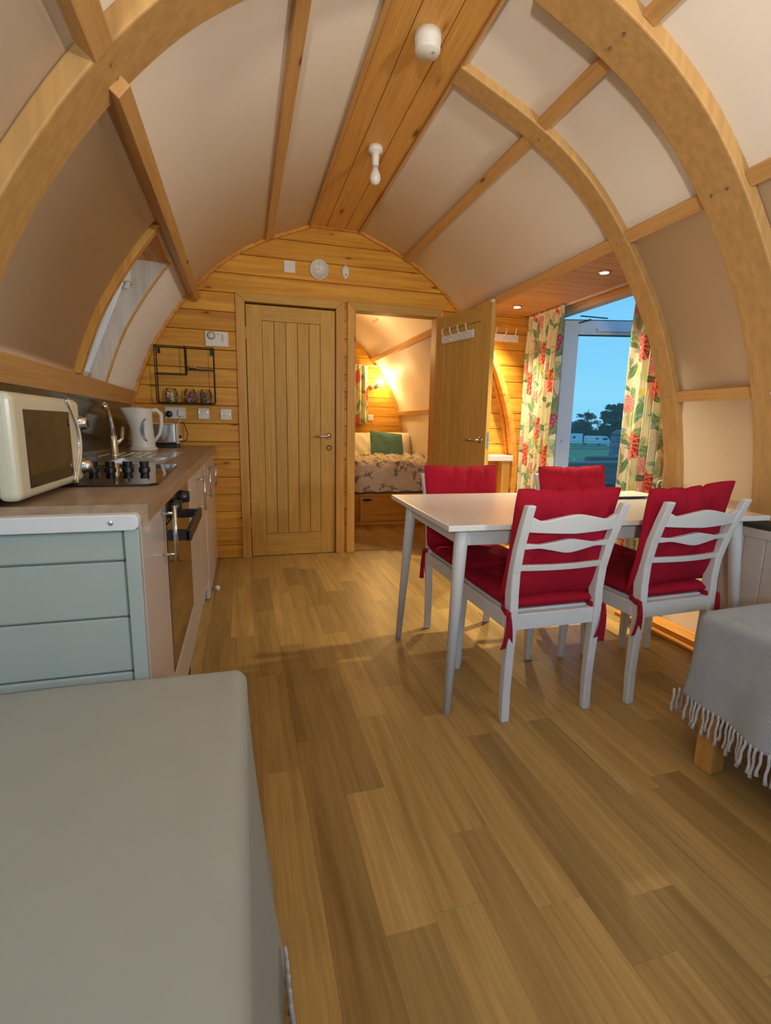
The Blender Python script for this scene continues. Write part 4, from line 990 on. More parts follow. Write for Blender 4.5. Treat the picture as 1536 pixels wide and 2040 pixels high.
def make_chair(label):
    """local frame: sitter faces +y; rear legs at y=-.21; origin on the floor"""
    t = thing('dining_chair', label, 'chair', (0, 0, 0), 'white dining chairs')
    side = [(-.205, 0), (-.200, .12), (-.203, .25), (-.210, .36), (-.208, .44), (-.205, .50), (-.215, .58), (-.238, .67), (-.270, .76), (-.300, .835)]
    dep = [.026, .030, .034, .038, .044, .046, .036, .032, .030, .028]
    for s in (-1, 1):
        vs = []
        for (y, z), d in zip(side, dep):
            lean = s * (.178 + .010 * max(0, (z - .5)) / .33)
            for (dx, dy) in ((-.0165, -d / 2), (.0165, -d / 2), (.0165, d / 2), (-.0165, d / 2)): vs.append((lean + dx, y + dy, z))
        k = len(side); fs = [(i * 4 + j, i * 4 + (j + 1) % 4, (i + 1) * 4 + (j + 1) % 4, (i + 1) * 4 + j) for i in range(k - 1) for j in range(4)] + [(3, 2, 1, 0), tuple(range((k - 1) * 4, k * 4))]
        mb = MB(); mb.add(vs, fs); obj('rear_leg', mb, M_white, t, bevel=.005)
        # front leg: squarish at the top, sabre taper
        prof = [(.215, 0, .012), (.212, .10, .014), (.205, .22, .018), (.200, .33, .021), (.200, .425, .022)]; vs = []
        for y, z, r in prof:
            for (dx, dy) in ((-r, -r), (r, -r), (r, r), (-r, r)): vs.append((s * .182 + dx, y + dy, z))
        k = len(prof); fs = [(i * 4 + j, i * 4 + (j + 1) % 4, (i + 1) * 4 + (j + 1) % 4, (i + 1) * 4 + j) for i in range(k - 1) for j in range(4)] + [(3, 2, 1, 0), tuple(range((k - 1) * 4, k * 4))]
        mb = MB(); mb.add(vs, fs); obj('front_leg', mb, M_white, t, bevel=.005)
        obj('seat_rail', MB().box((s * .183 - .012, -.19, .365), (s * .183 + .012, .19, .425)), M_white, t, bevel=.003)
    obj('seat_rail', MB().box((-.165, -.222, .365), (.165, -.198, .425)), M_white, t, bevel=.003)
    obj('seat_rail', MB().box((-.165, .190, .365), (.165, .214, .425)), M_white, t, bevel=.003)
    obj('seat', MB().box((-.175, -.19, .418), (.175, .20, .432)), M_white, t, bevel=.004)
    # three shaped back rails
    def back_rail(zc, yc, top, bot, nm):
        mb = MB(); n = 20; vs = []
        for i in range(n + 1):
            u = -1 + 2 * i / n; x = .170 * u; bow = -.018 * (1 - u * u)
            for (z, yy) in ((zc + bot(u), -.010), (zc + top(u), -.010), (zc + top(u), .010), (zc + bot(u), .010)):
                vs.append((x, yc + bow + yy - (z - zc) * .25, z))
        fs = [(i * 4 + j, i * 4 + (j + 1) % 4, (i + 1) * 4 + (j + 1) % 4, (i + 1) * 4 + j) for i in range(n) for j in range(4)] + [(3, 2, 1, 0), tuple(range(n * 4, n * 4 + 4))]
        mb.add(vs, fs); obj(nm, mb, M_white, t, bevel=.003)
    back_rail(.765, -.272, lambda u: .018 + .016 * math.exp(-(u / .42) ** 2) - .006 * math.exp(-((abs(u) - .75) / .2) ** 2) + .012 * max(0, abs(u) - .8) / .2, lambda u: -.034 - .002 * (1 - u * u) + .006 * abs(u), 'top_rail')
    back_rail(.683, -.242, lambda u: .010 + .014 * math.exp(-(u / .36) ** 2) - .004 * math.exp(-((abs(u) - .68) / .16) ** 2), lambda u: -.012 - .016 * math.exp(-(u / .36) ** 2) + .004 * math.exp(-((abs(u) - .68) / .16) ** 2), 'middle_rail')
    back_rail(.600, -.220, lambda u: .010, lambda u: -.012, 'lower_rail')
    return t
def seat_cushion(label, hang):
    t = thing('seat_cushion', label, 'cushion', (0, 0, .432), 'red seat cushions')
    mb, per = cushion_mb(.392, .425, .066, tufts=((-.09, -.09), (.09, -.09), (-.09, .09), (.09, .09)), pw=.36)
    Mx = Matrix.Translation((0, -.012, .456)); xform(mb, Mx); obj('pad', mb, M_red, t, smooth=True)
    pp = [Mx @ Vector(p) for p in per]; obj('piping', MB().tube(pp + [pp[0]], .0035, 6, cap=False), M_red, t, smooth=True)
    for s, (l1, l2, sw) in zip((-1, 1), hang):
        x = s * .178; mb = MB()
        mb.ribbon([(x - s * .02, -.185, .445), (x - s * .022, -.215, .436), (x - s * .012, -.236, .430), (x + s * .010, -.238, .430), (x + s * .022, -.22, .432), (x + s * .022, -.19, .444)], .022, (0, 0, 1), .002)
        kx = x + s * .022
        for (dx, L_, ph) in ((-.006, l1, 0), (.010, l2, 1)):
            n = 8; pts = [(kx + dx * (i / n) * 2 + sw * (i / n), -.236 - .012 * math.sin(i / n * 3 + ph), .436 - L_ * i / n) for i in range(n + 1)]
            mb.ribbon(pts, [.010 + .014 * (i / n) for i in range(n + 1)], (1, .3 * (-1) ** ph, 0), .0015)
        mb.lathe([(.001, -.011), (.010, -.006), (.011, .004), (.001, .010)], (kx, -.238, .434), 10)
        obj('tie', mb, M_redtie, t)
    return t
def back_cushion(label):
    t = thing('back_cushion', label, 'cushion', (0, -.18, .47), 'red back cushions')
    mb, per = cushion_mb(.425, .44, .070, tufts=((-.09, .10), (.09, .10), (-.09, -.06), (.09, -.06)), pinch=.06)
    # fold creases near the top
    lean = math.radians(90 + 12)
    Mx = Matrix.Translation((0, -.208, .675)) @ Matrix.Rotation(lean, 4, 'X')
    v2 = []
    def crease(x, y): return (math.exp(-((x + .04 + .15 * (y - .2)) / .009) ** 2) + math.exp(-((x - .05 + .1 * (y - .2)) / .009) ** 2) + .6 * math.exp(-((x + .13) / .009) ** 2)) * max(0, min(1, (y - .0) / .12))
    for x, y, z in mb.v:
        cr_ = crease(x, y); v2.append((x, y - .010 * cr_ * (y > .1), z * (1 - .5 * cr_) + .004 * math.sin(x * 19 + y * 13)))
    per = [(x, y - .010 * crease(x, y) * (y > .1), .004 * math.sin(x * 19 + y * 13)) for x, y, z in per]
    mb.v = v2
    xform(mb, Mx); obj('pad', mb, M_red, t, smooth=True)
    pp = [Mx @ Vector(p) for p in per]; obj('piping', MB().tube(pp + [pp[0]], .0035, 6, cap=False), M_red, t, smooth=True)
    return t
chairs = [((1.087, 1.697, 0), 0.0, 'near left chair'), ((1.632, 1.690, 0), .035, 'near right chair'), ((1.115, 2.172, 0), PI, 'far left chair'), ((1.755, 2.10, 0), PI - .03, 'far right chair')]
lab_ch = ['white dining chair facing away from the camera at the left table end', 'white dining chair with its back to the camera nearest the fringed daybed',
          'white dining chair across the table beside the open oak door', 'white dining chair across the table before the patio doorway']
lab_seat = ['red tied seat cushion on the near left dining chair', 'red tied seat cushion on the chair nearest the fringed daybed', 'red tied seat cushion on the far chair by the open oak door', 'red seat cushion on the far chair before the patio doorway']
lab_back = ['red back cushion on the near left dining chair', 'red back cushion poking above the chair nearest the fringed daybed', 'red back cushion showing above the far table edge by the oak door', 'red back cushion showing above the far table edge before the patio doorway']
ch0 = make_chair(lab_ch[0]); s0 = seat_cushion(lab_seat[0], ((.135, .15, .0), (.13, .155, -.005))); b0 = back_cushion(lab_back[0])
for i, (loc, rz, _) in enumerate(chairs):
    Rz = Matrix.Rotation(rz, 4, 'Z'); bl = Vector((0, 0, .432)); 
    if i == 0: c, s_, b_ = ch0, s0, b0
    else:
        c = dup(ch0, loc, rz, lab_ch[i]); s_ = dup(s0, loc, rz, lab_seat[i]); b_ = dup(b0, loc, rz, lab_back[i])
    c.location = loc; c.rotation_euler.z = rz
    v = Rz @ Vector((0, .012, .432)); s_.location = Vector(loc) + v; s_.rotation_euler.z = rz
    v = Rz @ Vector((0, -.18, .47)); b_.location = Vector(loc) + v; b_.rotation_euler.z = rz
    if i == 1: b_.rotation_euler = (0, math.radians(-3.5), rz); b_.location.z += .006
    if i == 3: b_.rotation_euler = (0, math.radians(1), rz)

# placemats fanned on the table
pm_z = TZ
for k, (x, y, r, lv) in enumerate(((1.80, 2.14, .12, 0), (1.84, 2.12, .02, 1), (1.90, 2.10, -.05, 2), (1.99, 2.16, .25, 0))):
    zz_ = pm_z + .0045 * lv + .0005
    t = thing('placemat', ['white placemat with dark edge at the bottom left of the fanned pile', 'white placemat with dark edge second in the fanned pile', 'white placemat with dark edge on top of the fanned pile', 'white placemat with dark edge lying at the far right of the pile'][k], 'placemat', (x, y, zz_), 'placemats fanned on the table')
    mm = Matrix.Translation((x, y, zz_)) @ Matrix.Rotation(r, 4, 'Z')
    obj('board', MB().box((-.11, -.09, 0), (.11, .09, .004), M=mm), M_matedge, t); obj('face', MB().box((-.105, -.085, .004), (.105, .085, .0043), M=mm), M_mat, t)

# ================================================================== daybeds
def drape(name, label, cat, mat, top, x0, x1, y0, y1, zt, zh_side, side, wav, flare, zend=None, nxt=26, seed=1):
    """cloth over a box x0..x1,y0..y1; falls on the x=side edge and on the far y1 end"""
    r_ = np.random.default_rng(seed); ph = r_.random(6) * 6
    S = 1 if side == 'x1' else -1; xe = x1 if S > 0 else x0; xo = x0 if S > 0 else x1
    NY, NT, NF = 90, 18, 22
    ys = np.linspace(y0, y1, NY); rad = .035
    rows = []
    drop = zt - zh_side
    for iy, y in enumerate(ys):
        row = []
        for i in range(NT): 
            x = xo + (xe - S * rad - xo) * i / (NT - 1); row.append((x, y, zt + .003 * math.sin(9 * x + 5 * y + ph[0])))
        for i in range(1, 7):
            a = i / 6 * PI / 2; row.append((xe - S * rad + S * rad * math.sin(a), y, zt - rad + rad * math.cos(a)))
        for i in range(1, NF + 1):
            t = i / NF; z = zt - rad - (drop - rad) * t
            w = wav * t * (math.sin(y * 13 + ph[1] + .8 * math.sin(y * 4 + ph[2])) + .4 * math.sin(y * 31 + ph[3]))
            row.append((xe + S * (flare * t ** 1.3 + w), y, z))
        rows.append(row)
    return rows
# left daybed
db = thing('daybed', 'wide daybed base under a pale sheet in front of the kitchen', 'daybed', (-.4, .2, 0))
obj('base', MB().box((-.75, -.95, .05), (-.055, 1.10, .30)), M_pine_y, db, bevel=.005)
obj('mattress', MB().box((-.80, -.97, .30), (-.035, 1.12, .495)), M_pillow, db, bevel=.03, seg=3)
for x in (-.70, -.12):
    for y in (-.9, 1.04): obj('leg', MB().box((x - .03, y - .03, 0), (x + .03, y + .03, .05)), M_pine_z, db)
shd = thing('bed_sheet', 'pale plain sheet covering the daybed at the lower left', 'sheet', (-.4, .2, .5))
rows = drape('s', '', '', None, None, -.825, -.008, -.98, 1.115, .516, .006, 'x1', .010, .045, seed=4)
# wrap rounded far end: extra rows falling at y1
last = rows[-1]; ext = []
for i in range(1, 8):
    a = i / 7 * PI / 2; rr_ = .035
    ext.append([(p[0] - (.010 * (1 - math.cos(a)) if k > 17 else 0), 1.115 + rr_ * math.sin(a), p[2] - rr_ * (1 - math.cos(a)) * max(0, min(1, (p[2] - .02) / .1))) for k, p in enumerate(last)])
for i in range(1, 13):
    t = i / 12
    ext.append([(p[0] - (.012 if k > 17 else 0) - .0 * t, 1.150 + .004 * math.sin(p[0] * 20) * t - (.01 * t if k > 22 else 0), max(.006, p[2] - t * (p[2] - .006))) for k, p in enumerate(ext[6])])
obj('cloth', MB().grid(rows + ext), M_sheet, shd, smooth=True)
def tassel(parent, p, L_, tilt=(0, 0), r=.0045, mat=None, seed=0):
    r_ = random.Random(seed); mb = MB(); n = 6
    pts = [(p[0] + tilt[0] * (i / n) + .0012 * math.sin(i * 1.3 + seed), p[1] + tilt[1] * (i / n) + .0012 * math.cos(i * 1.7 + seed), p[2] - L_ * i / n) for i in range(n + 1)]
    mb.tube(pts, [r * .9, r, r * 1.05, r * .95, r, r * 1.1, r * 1.5], 6); return obj('tassel', mb, mat or M_fringe, parent, smooth=True)
for k in range(5): tassel(shd, (.048 + .001 * k, .80 - .022 * k, .095 - .003 * k), .085, (.004, .0), .004, seed=k)
# right daybed with grey fringed throw
dr = thing('daybed', 'low daybed on pine legs under the grey fringed throw', 'daybed', (1.9, .1, 0))
obj('base', MB().box((1.45, -.95, .215), (2.10, 1.13, .30)), M_pine_y, dr, bevel=.005)
obj('mattress', MB().box((1.475, -.96, .30), (2.10, 1.15, .475)), M_pillow, dr, bevel=.03, seg=3)
for x, y in ((1.43, 1.09), (2.02, 1.08), (1.43, -.86), (2.02, -.86)): obj('leg', MB().box((x - .028, y - .03, 0), (x + .028, y + .03, .215)), M_pine_z, dr, bevel=.003)
th = thing('fringed_throw', 'pale grey woven throw with knotted fringe draped over the right daybed', 'throw', (1.8, .4, .49))
rows = drape('t', '', '', None, None, 1.44, 2.10, -.40, 1.175,     .503, .205, 'x0', .020, .055, seed=9)
last = rows[-1]; ext = []
for i in range(1, 8):
    a = i / 7 * PI / 2; rr_ = .03; ext.append([(p[0] + (.015 * (1 - math.cos(a)) if k > 17 else 0), 1.175 + rr_ * math.sin(a), p[2] - rr_ * (1 - math.cos(a)) * max(0, min(1, (p[2] - .205) / .1))) for k, p in enumerate(last)])
for i in range(1, 13):
    t = i / 12; ext.append([(p[0] + .01 * t * (k > 17), 1.205 + .02 * t + .010 * math.sin(p[0] * 26) * t, max(.205, p[2] - t * (p[2] - .205))) for k, p in enumerate(ext[6])])
obj('cloth', MB().grid(rows + ext), M_throw, th, smooth=True, solid=.004)
hem = [r[-1] for r in rows]; hem_y = [h[1] for h in hem]
for k in range(58):
    y = 1.17 - k * .0165
    x = float(np.interp(y, hem_y, [h[0] for h in hem])); tassel(th, (x, y, .212), .085 + .012 * math.sin(k * 2.1), (-.006 + .006 * math.sin(k * 1.7), .006 * math.cos(k * 2.3)), .0042, seed=k)
for k in range(14):
    x = 1.40 + .022 * k; tassel(th, (x, 1.222, .212), .085, (0, .004), .0042, seed=100 + k)

# ================================================================== bedroom
bd = thing('bed', 'pine box bed filling the bedroom beyond the doorway', 'bed', (1.55, 6.1, 0))
obj('front_board', MB().box((.835, 5.20, .0), (2.22, 5.23, .345)), M_pine_x, bd, bevel=.003)
obj('box', MB().box((.835, 5.235, .0), (2.22, 7.10, .34)), M_under, bd)
obj('mattress', MB().box((.84, 5.22, .345), (2.27, 7.12, .60)), M_pillow, bd, bevel=.05, seg=3)
dw = obj('drawer', MB().box((1.225, 5.180, .035), (1.86, 5.20, .315)), M_pine_x, bd, bevel=.003)
gp = MB(); gp.prism([(1.285 + .06 * math.cos(t), .278 + .014 * math.sin(t)) for t in np.linspace(0, 2 * PI, 18)[:-1]], 'y', 5.176, 5.1795); obj('grip_hole', gp, M_dark, dw)
obj('batten', MB().box((1.21, 5.165, .0), (1.232, 5.198, .315)), M_pine_z, bd); obj('plinth', MB().box((.835, 5.17, .0), (2.2, 5.198, .03)), M_pine_x, bd, bevel=.002)
# duvet with small flower print
NU, NV = 260, 300
uu = np.linspace(.835, 2.265, NU); sv = np.linspace(0, 1, NV); U, S_ = np.meshgrid(uu, sv)
s = S_ * 1.95; front_h = .30
r_ = np.random.default_rng(2)
wr = sum(a * np.sin(fx * U + fy * s + p) for a, fx, fy, p in ((.008, 14, 9, 1), (.006, -22, 17, 2), (.005, 31, 25, .5), (.006, 9, -28, 3), (.004, 45, 38, 1.2), (.004, -38, 60, 2.2)))
Yd = np.where(s < front_h, 5.175 - .02 * (1 - s / front_h) , 5.175 + (s - front_h)); rb = .05
Zd = np.where(s < front_h, .375 + s, .68)
k = np.clip((s - front_h + .06) / .12, 0, 1); Zd = np.where((s > front_h - .06) & (s < front_h + .06), .375 + front_h - .06 + .065 * np.sin(k * PI / 2), Zd); Yd = np.where((s > front_h - .06) & (s < front_h + .06), 5.175 + .06 * (1 - np.cos(k * PI / 2)), Yd)
top_ = s > front_h; Zd = Zd + np.where(top_, wr * 1.6 + .01, 0); Yd = Yd + np.where(top_, 0, wr * .5)
hemw = .012 * np.sin(U * 30) * (1 - np.clip(s / .1, 0, 1)); Zd = Zd + hemw
me = bpy.data.meshes.new('duvet'); idx = np.arange(NU * NV).reshape(NV, NU); q = np.stack([idx[:-1, :-1], idx[:-1, 1:], idx[1:, 1:], idx[1:, :-1]], -1).reshape(-1, 4)
dv = thing('duvet', 'rumpled cream duvet printed with small dark flowers', 'duvet', (1.55, 6.0, .6))
me.from_pydata((np.stack([U, Yd, Zd], -1).reshape(-1, 3) - np.array([1.55, 6.0, .6])).tolist(), [], q.tolist()); me.materials.append(M_print); me.polygons.foreach_set('use_smooth', [True] * len(me.polygons))
do = bpy.data.objects.new('cover', me); COL.objects.link(do); do.parent = dv; do.modifiers.new('thick', 'SOLIDIFY').thickness = .012
Cd = np.empty(U.shape + (3,)); Cd[:] = (.74, .66, .48)
for kx in range(230):
    cu, cs = r_.uniform(.83, 2.27), r_.uniform(0, 1.95); d_u, d_s = U - cu, s - cs; rr_ = np.hypot(d_u, d_s)
    if rr_.min() > .05: continue
    th_ = np.arctan2(d_s, d_u); R_ = r_.uniform(.020, .034); ins = rr_ < R_ * (.65 + .35 * np.cos(5 * th_ + cu * 9)); Cd[ins] = [(.16, .15, .22), (.13, .17, .16), (.24, .16, .19), (.14, .12, .13)][kx % 4]; Cd[rr_ < R_ * .25] = (.55, .42, .25)
    for m_ in range(2):
        a = r_.random() * 6.28; lx, ls = d_u - 1.2 * R_ * math.cos(a), d_s - 1.2 * R_ * math.sin(a); x_ = lx * math.cos(a) + ls * math.sin(a); y_ = -lx * math.sin(a) + ls * math.cos(a)
        Cd[(np.abs(x_) < R_ * .8) & (np.abs(y_) < R_ * .25)] = (.30, .32, .20)
set_print(do, Cd.reshape(-1, 3))
def pillow(name, label, cat, c, w, h, t, rx, rz, mat, ry=0, seed=0, group=None):
    tt = thing(name, label, cat, c, group); mb, per = cushion_mb(w, h, t, 24, pw=.7)
    r_ = random.Random(seed); p1, p2 = r_.random() * 6, r_.random() * 6
    mb.v = [(x * (1 - .05 * math.cos(y / h * PI) ** 2 * 0) , y, z * (1 + .10 * math.sin(x * 22 + p1) * math.cos(y * 19 + p2)) + .006 * math.sin(x * 30 + y * 24 + p2)) for x, y, z in mb.v]
    Mx = Matrix.Translation(c) @ Matrix.Rotation(rz, 4, 'Z') @ Matrix.Rotation(ry, 4, 'Y') @ Matrix.Rotation(rx, 4, 'X'); xform(mb, Mx)
    obj('case', mb, mat, tt, smooth=True); pp = [Mx @ Vector(p) for p in per]; obj('seam', MB().tube(pp + [pp[0]], .004, 5, cap=False), mat, tt, smooth=True)
    return tt
rx = math.radians(66)
pillow('pillow', 'cream pillow leaning on the bedroom end wall at the left of the doorway view', 'pillow', (1.44, 6.90, .79), .60, .42, .16, rx, .05, M_pillow, seed=1, group='cream pillows on the bed')
pillow('pillow', 'cream pillow leaning behind the left edge of the teal cushion', 'pillow', (1.86, 6.97, .80), .52, .40, .15, rx, -.04, M_pillow, seed=2, group='cream pillows on the bed')
pillow('pillow', 'cream pillow showing at the right of the teal cushion against the curved lining', 'pillow', (2.10, 6.84, .81), .42, .40, .13, rx, -.5, M_pillow, seed=3, ry=.0, group='cream pillows on the bed')
pillow('scatter_cushion', 'teal square scatter cushion propped on the bed pillows', 'cushion', (1.89, 6.52, .815), .48, .42, .15, math.radians(60), .05, M_teal, ry=math.radians(6), seed=4)
pillow('scatter_cushion', 'dark blue scatter cushion just showing at the left edge of the doorway', 'cushion', (1.04, 6.2, .76), .40, .36, .13, math.radians(55), .1, plain('navy_velvet', (.03, .05, .08), .8), seed=5)
# wall lamp
wl = thing('wall_lamp', 'lit wall spotlight on the bedroom end wall', 'lamp', (1.86, 7.10, 1.66))
obj('wall_plate', MB().lathe([(.035, 0), (.035, -.02), (.012, -.03)], (1.83, YR - .001, 1.64), 20, axis='y'), M_shade, wl, smooth=True)
obj('stem', MB().tube([(1.83, YR - .02, 1.64), (1.83, 7.05, 1.63), (1.85, 7.02, 1.635)], .006, 8), M_shade, wl)
qd = Vector((.75, .12, .62)).normalized(); q_ = qd.to_track_quat('Z', 'Y').to_matrix()
obj('shade', MB().lathe([(.012, -.05), (.026, -.045), (.030, .0), (.033, .05), (.030, .05), (.027, .0), (.010, -.04)], (1.865, 7.01, 1.64), 20, M=q_), M_shade, wl, smooth=True)
obj('bulb', MB().lathe([(.012, .0), (.026, .03), (.026, .055), (.012, .07), (.001, .072)], (1.865, 7.01, 1.64), 18, M=q_), M_glow, wl, smooth=True)
ld = bpy.data.lights.new('bedroom_lamp', 'POINT'); ld.energy = L_BED; ld.color = L_BED_COL; ld.shadow_soft_size = .03
lo = bpy.data.objects.new('bedroom_lamp', ld); COL.objects.link(lo); lo.parent = wl; lo.location = Vector((1.865, 7.01, 1.64)) + qd * .16 - Vector((1.86, 7.10, 1.66))
sx = thing('wall_socket', 'small white socket on the bedroom end wall beside the short curtain', 'socket', (1.80, YR, 1.2)); obj('faceplate', MB().box((1.775, YR - .012, 1.155), (1.855, YR - .001, 1.24)), M_plast, sx, bevel=.003); obj('rocker', MB().box((1.80, YR - .016, 1.19), (1.812, YR - .012, 1.21)), M_plast, sx)
hk = thing('ceiling_hook', 'small brown hook on the bedroom ceiling lining', 'hook', (1.45, 5.9, 2.25)); 
p_, t_2, n_ = s_frame(1, 2.29); mb = MB().tube([(p_.x + n_.x * .004, 5.75, p_.z + n_.z * .004), (p_.x + n_.x * .012, 5.85, p_.z + n_.z * .012), (p_.x + n_.x * .004, 5.93, p_.z + n_.z * .004)], .010, 8); obj('bar', mb, M_pine_y, hk, smooth=True)
hk.location = (0, 0, 0)
for c_ in hk.children: c_.location = (0, 0, 0)
hk.children[0].data.transform(Matrix.Translation((1.45, 5.9, 2.25)))

# ================================================================== outside
gm = MB(); gy = [(-6, -.45), (14, -.50), (40, -1.3), (90, -2.7), (150, -3.7), (900, -9)]
gm.grid([[(x, y, z) for x in (2.8, 40, 160, 900)] for y, z in gy])
ground = tag(obj('field', gm, M_grass), 'green camping field sloping away outside the patio doorway', None, None, 'structure')
gr = MB().box((2.75, -3, -.44), (-.0 + 6.5, 8, -.06)); tag(obj('patio', gr, M_stone), 'stone terrace outside the patio doorway', None, None, 'structure')
for (a, b, c, d) in (((38, 70), (92, 72), (100, 88), (44, 78)), ((50, 92), (110, 98), (110, 102), (50, 95))):
    def gz(y): return float(np.interp(y, [g[0] for g in gy], [g[1] for g in gy])) + .08
    mb = MB(); P = []
    for i in range(11):
        t = i / 10; p = (a[0] + (b[0] - a[0]) * t, a[1] + (b[1] - a[1]) * t); q = (d[0] + (c[0] - d[0]) * t, d[1] + (c[1] - d[1]) * t); P.append([(p[0], p[1], gz(p[1])), ((p[0] + q[0]) / 2, (p[1] + q[1]) / 2, gz((p[1] + q[1]) / 2)), (q[0], q[1], gz(q[1]))])
    mb.grid(P); tag(obj('gravel_track', mb, M_gravel), 'pale gravel track crossing the camping field', None, None, 'structure')
# timber planter / fence just outside
def rail_box(x0, x1, y0, y1, zt, zb, label, nb=4):
    t = thing('timber_fence', label, 'fence', ((x0 + x1) / 2, y0, zb)); obj('cap', MB().box((x0 - .03, y0 - .012, zt - .03), (x1 + .03, y0 + .045, zt)), plain('weathered_cap', (.24, .25, .27), .6) if 'weathered_cap' not in bpy.data.materials else bpy.data.materials['weathered_cap'], t, bevel=.004)
    h = (zt - .03 - zb) / nb
    for k in range(nb): obj('plank', MB().box((x0, y0, zb + h * k + .003), (x1, y0 + .03, zb + h * (k + 1) - .003)), M_deck, t, bevel=.004)
    for x in (x0 + .05, (x0 + x1) / 2, x1 - .05): obj('post', MB().box((x - .04, y0 + .03, zb), (x + .04, y0 + .11, zt - .03)), M_deck, t)
rail_box(3.3, 6.6, 5.5, 5.6, .675, -.4, 'dark timber fence with pale cap just outside the patio doorway')
rail_box(5.70, 8.2, 7.2, 7.35, .64, -.45, 'second dark timber fence standing behind the first outside')
pc = thing('gate_pillar', 'grey stone gate pillar with rounded cap outside by the near curtain', 'pillar', (7.86, 9, -.5))
z = -.5; r_ = random.Random(5)
while z < .95:
    h = r_.uniform(.10, .16); w1 = r_.uniform(.0, .015); obj('stone', MB().box((7.74 - w1, 8.88 - w1, z), (7.98 + w1, 9.12 + w1, z + h - .008)), M_stone, pc, bevel=.012); z += h
obj('cap', MB().lathe([(.10, 0), (.14, .03), (.14, .06), (.09, .11), (.02, .13)], (7.86, 9, z), 20), M_stone, pc, smooth=True)
# shrub below the rail
def leaf_cloud(n, blobs, size, seed, thick=0):
    r_ = np.random.default_rng(seed); C_ = []
    for (c, rad, k) in blobs:
        m_ = int(n * k); d = r_.normal(size=(m_, 3)); d /= np.linalg.norm(d, axis=1)[:, None]; rr_ = r_.random(m_) ** .4; C_.append(np.array(c) + d * rr_[:, None] * np.array(rad))
    C_ = np.concatenate(C_); a = r_.normal(size=C_.shape); a /= np.linalg.norm(a, axis=1)[:, None]; b = np.cross(a, r_.normal(size=C_.shape)); b /= np.linalg.norm(b, axis=1)[:, None]
    s_ = size * (.6 + .8 * r_.random((len(C_), 1))); vs = np.stack([C_ - a * s_, C_ + b * s_ * .45, C_ + a * s_, C_ - b * s_ * .45], 1).reshape(-1, 3)
    mb = MB(); mb.v = [tuple(v) for v in vs]; mb.f = [(i, i + 1, i + 2, i + 3) for i in range(0, len(vs), 4)]; mb.mi = [0] * len(mb.f); return mb
shb = thing('shrub', 'dark leafy shrub outside below the timber fence', 'shrub', (4.3, 4.6, -.1))
obj('stem', MB().tube([(4.15, 4.7, -.44), (4.2, 4.7, .1), (4.3, 4.75, .3)], .02, 6), M_bark, shb)
fo_ = obj('foliage', leaf_cloud(1200, [((4.25, 4.75, .18), (.32, .22, .26), .6), ((3.95, 4.7, .05), (.25, .2, .2), .4)], .035, 3), M_leaf, shb); fo_['kind'] = 'stuff'
# caravans
def caravan(cx, cy, w, h, label, slope=True):
    z0 = gz(cy) + .1; t = thing('caravan', label, 'caravan', (cx, cy, z0 - .1), 'touring caravans in the field')
    ang = math.atan2(R0.y, R0.x); Mx = Matrix.Translation((cx, cy, z0)) @ Matrix.Rotation(ang, 4, 'Z')
    poly = [(-w / 2, .45), (-w / 2, h * .9), (-w / 2 + .2, h), (w * .22, h), (w * .36, h * .92), (w / 2, .75), (w / 2 - .05, .45)] if slope else [(-w / 2, .45), (-w / 2, h), (w / 2 - .1, h), (w / 2, h * .95), (w / 2, .45)]
    mb = MB().prism(poly, 'y', -1.1, 1.1); mb.v = [tuple(Mx @ Vector(v)) for v in mb.v]; obj('body', mb, M_van, t)
    for (x0, x1, zz0, zz1) in (((-.9, -.1, 1.5, 1.85), (.9, 2.1, 1.35, 1.9)) if slope else ((-w / 2 + .6, -w / 2 + 1.7, 1.4, 1.9), (.6, 1.3, 1.7, 2.2))):
        mb = MB().box((x0, -1.13, zz0), (x1, -1.09, zz1)); mb.v = [tuple(Mx @ Vector(v)) for v in mb.v]; obj('window', mb, M_vanwin, t, bevel=.02)
    mb = MB().box((-w / 2, -1.12, .85), (w / 2 - .3, -1.09, .95)); mb.v = [tuple(Mx @ Vector(v)) for v in mb.v]; obj('trim_band', mb, M_grey, t)
    mb = MB().lathe([(.33, -1.05), (.33, -.85)], (0, 0, .33), 16, axis='y'); mb.v = [tuple(Mx @ Vector(v)) for v in mb.v]; obj('wheel', mb, M_black, t)
    mb = MB().box((w / 2 - .1, -.06, .4), (w / 2 + 1.1, .06, .5)); mb.v = [tuple(Mx @ Vector(v)) for v in mb.v]; obj('drawbar', mb, M_grey, t)
caravan(86.4, 106.4, 5.9, 2.35, 'white touring caravan with sloping nose in the field, right one of two')
caravan(79.3, 108.3, 6.2, 2.9, 'white static caravan in the field beside the door stile, left one of two', slope=False)
for k, (x, y, s) in enumerate(((83.0, 98, .5), (86.5, 97, .6), (80.0, 88, .45), (19.4, 25.8, .07), (30.5, 34.5, .10), (90.5, 96, .45))):
    t = thing('marker_stone', ['white marker stone on the grass below the caravans', 'pale upright marker stone in front of the right caravan', 'white pitch marker beside the gravel track', 'small white stone in the near grass outside', 'small pale stone beside the near gravel edge', 'white marker stone on the grass right of the caravans'][k], 'stone', (x, y, gz(y)))
    obj('stone', MB().lathe([(s * .8, 0), (s, s * .4), (s * .8, s * .9), (s * .3, s * 1.15)], (x, y, gz(y)), 10), M_van, t, smooth=True)
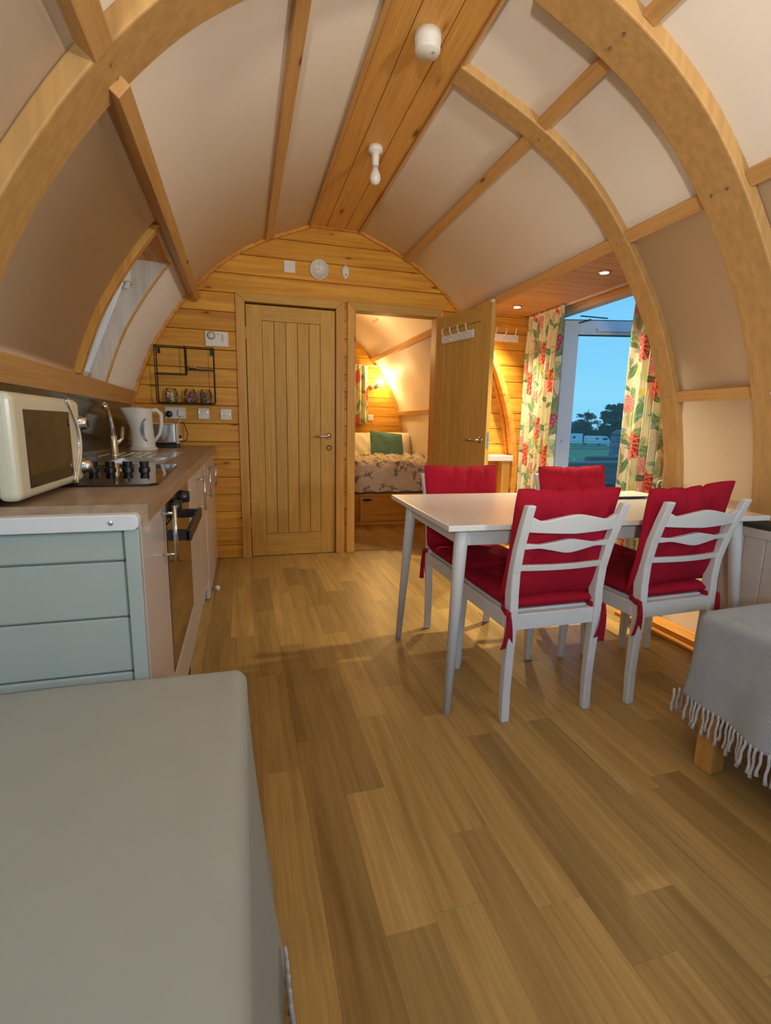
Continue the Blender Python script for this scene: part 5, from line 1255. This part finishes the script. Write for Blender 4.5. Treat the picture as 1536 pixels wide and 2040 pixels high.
def tree(name, label, x, y, h, crown, seed, n=1500, size=.32, group=None, lean=0, bran=6):
    z0 = gz(y) - .1; t = thing(name, label, 'tree', (x, y, z0), group); r_ = random.Random(seed)
    mb = MB(); mb.tube([(x, y, z0), (x + .1, y, z0 + h * .35), (x + lean, y, z0 + h * .7), (x + lean * 1.3, y, z0 + h * .95)], [h * .028, h * .022, h * .014, h * .006], 8)
    bl = []
    for k in range(bran):
        a = r_.random() * 6.28; hz = z0 + h * (.30 + .55 * k / bran); L_ = crown * (.25 + .75 * r_.random()) * math.sin(PI * (.18 + .74 * k / bran)); a = k * 2.4
        e = (x + lean * .8 + L_ * math.cos(a), y + L_ * math.sin(a), hz + L_ * .35); mb.tube([(x + lean * .7, y, hz), ((x + lean * .7 + e[0]) / 2, (y + e[1]) / 2, hz + L_ * .25), e], [h * .010, h * .007, h * .003], 6)
        bl.append((e, (crown * .30, crown * .30, crown * .17), 1 / bran)); bl.append((((x + e[0]) / 2, (y + e[1]) / 2, hz + L_ * .3), (crown * .3, crown * .3, crown * .18), .6 / bran))
    obj('trunk', mb, M_bark, t); fo = obj('foliage', leaf_cloud(n, bl, size, seed), M_leaf, t); fo['kind'] = 'stuff'; return t
tree('broadleaf_tree', 'tall dark broadleaf tree in the field beside the near curtain', 97.6, 113, 12.2, 4.6, 11, 4200, .34, bran=16)
tree('broadleaf_tree', 'thin open-branched tree left of the tall dark tree', 90.5, 116.5, 10.2, 3.4, 12, 900, .26, lean=.3, bran=12)
hl = [('hedge_tree', 'low dark hedgerow tree behind the caravans')]
for k in range(13):
    u = k / 12; x = 97 + 30 * u; y = 141 - 9 * u; hh = 5.8 + 2.2 * math.sin(k * 2.3) * .6 + (1.5 if k in (3, 4) else 0)
    z0 = gz(y) - .1; t = thing('hedge_tree', ['leftmost', 'second', 'third', 'fourth', 'fifth', 'sixth', 'seventh', 'eighth', 'ninth', 'tenth', 'eleventh', 'twelfth', 'rightmost'][k] + ' rounded hedgerow tree from the left behind the caravans', 'tree', (x, y, z0), 'hedgerow trees behind the caravans')
    obj('trunk', MB().tube([(x, y, z0), (x, y, z0 + hh * .6)], [.2, .1], 6), M_bark, t)
    fo = obj('foliage', leaf_cloud(1100, [((x, y, z0 + hh * .5), (2.4, 2.0, hh * .48), .6), ((x + .8, y, z0 + hh * .72), (1.6, 1.4, hh * .25), .4)], .34, 30 + k), M_leaf, t); fo['kind'] = 'stuff'
mb = MB(); P = []
for i in range(41):
    u = i / 40; x = 300 + 320 * u; y = 560 - 110 * u; hz = -6 + 9 * math.exp(-((u - .72) / .35) ** 2) + 3 * math.sin(u * 7) ** 2
    hz += 12.5 * max(0, 1 - abs((u - .285) / .052) ** 3) if abs(u - .285) < .052 else 0
    P.append([(x, y, -12), (x + 4, y + 6, hz * .6 - 1), (x + 14, y + 20, hz)])
mb.grid(P); mb.grid([[(p[2][0], p[2][1], p[2][2]), (p[2][0] + 60, p[2][1] + 90, -12)] for p in P])
tag(obj('hills', mb, M_hill, smooth=True), 'distant blue hills on the horizon', None, None, 'structure')
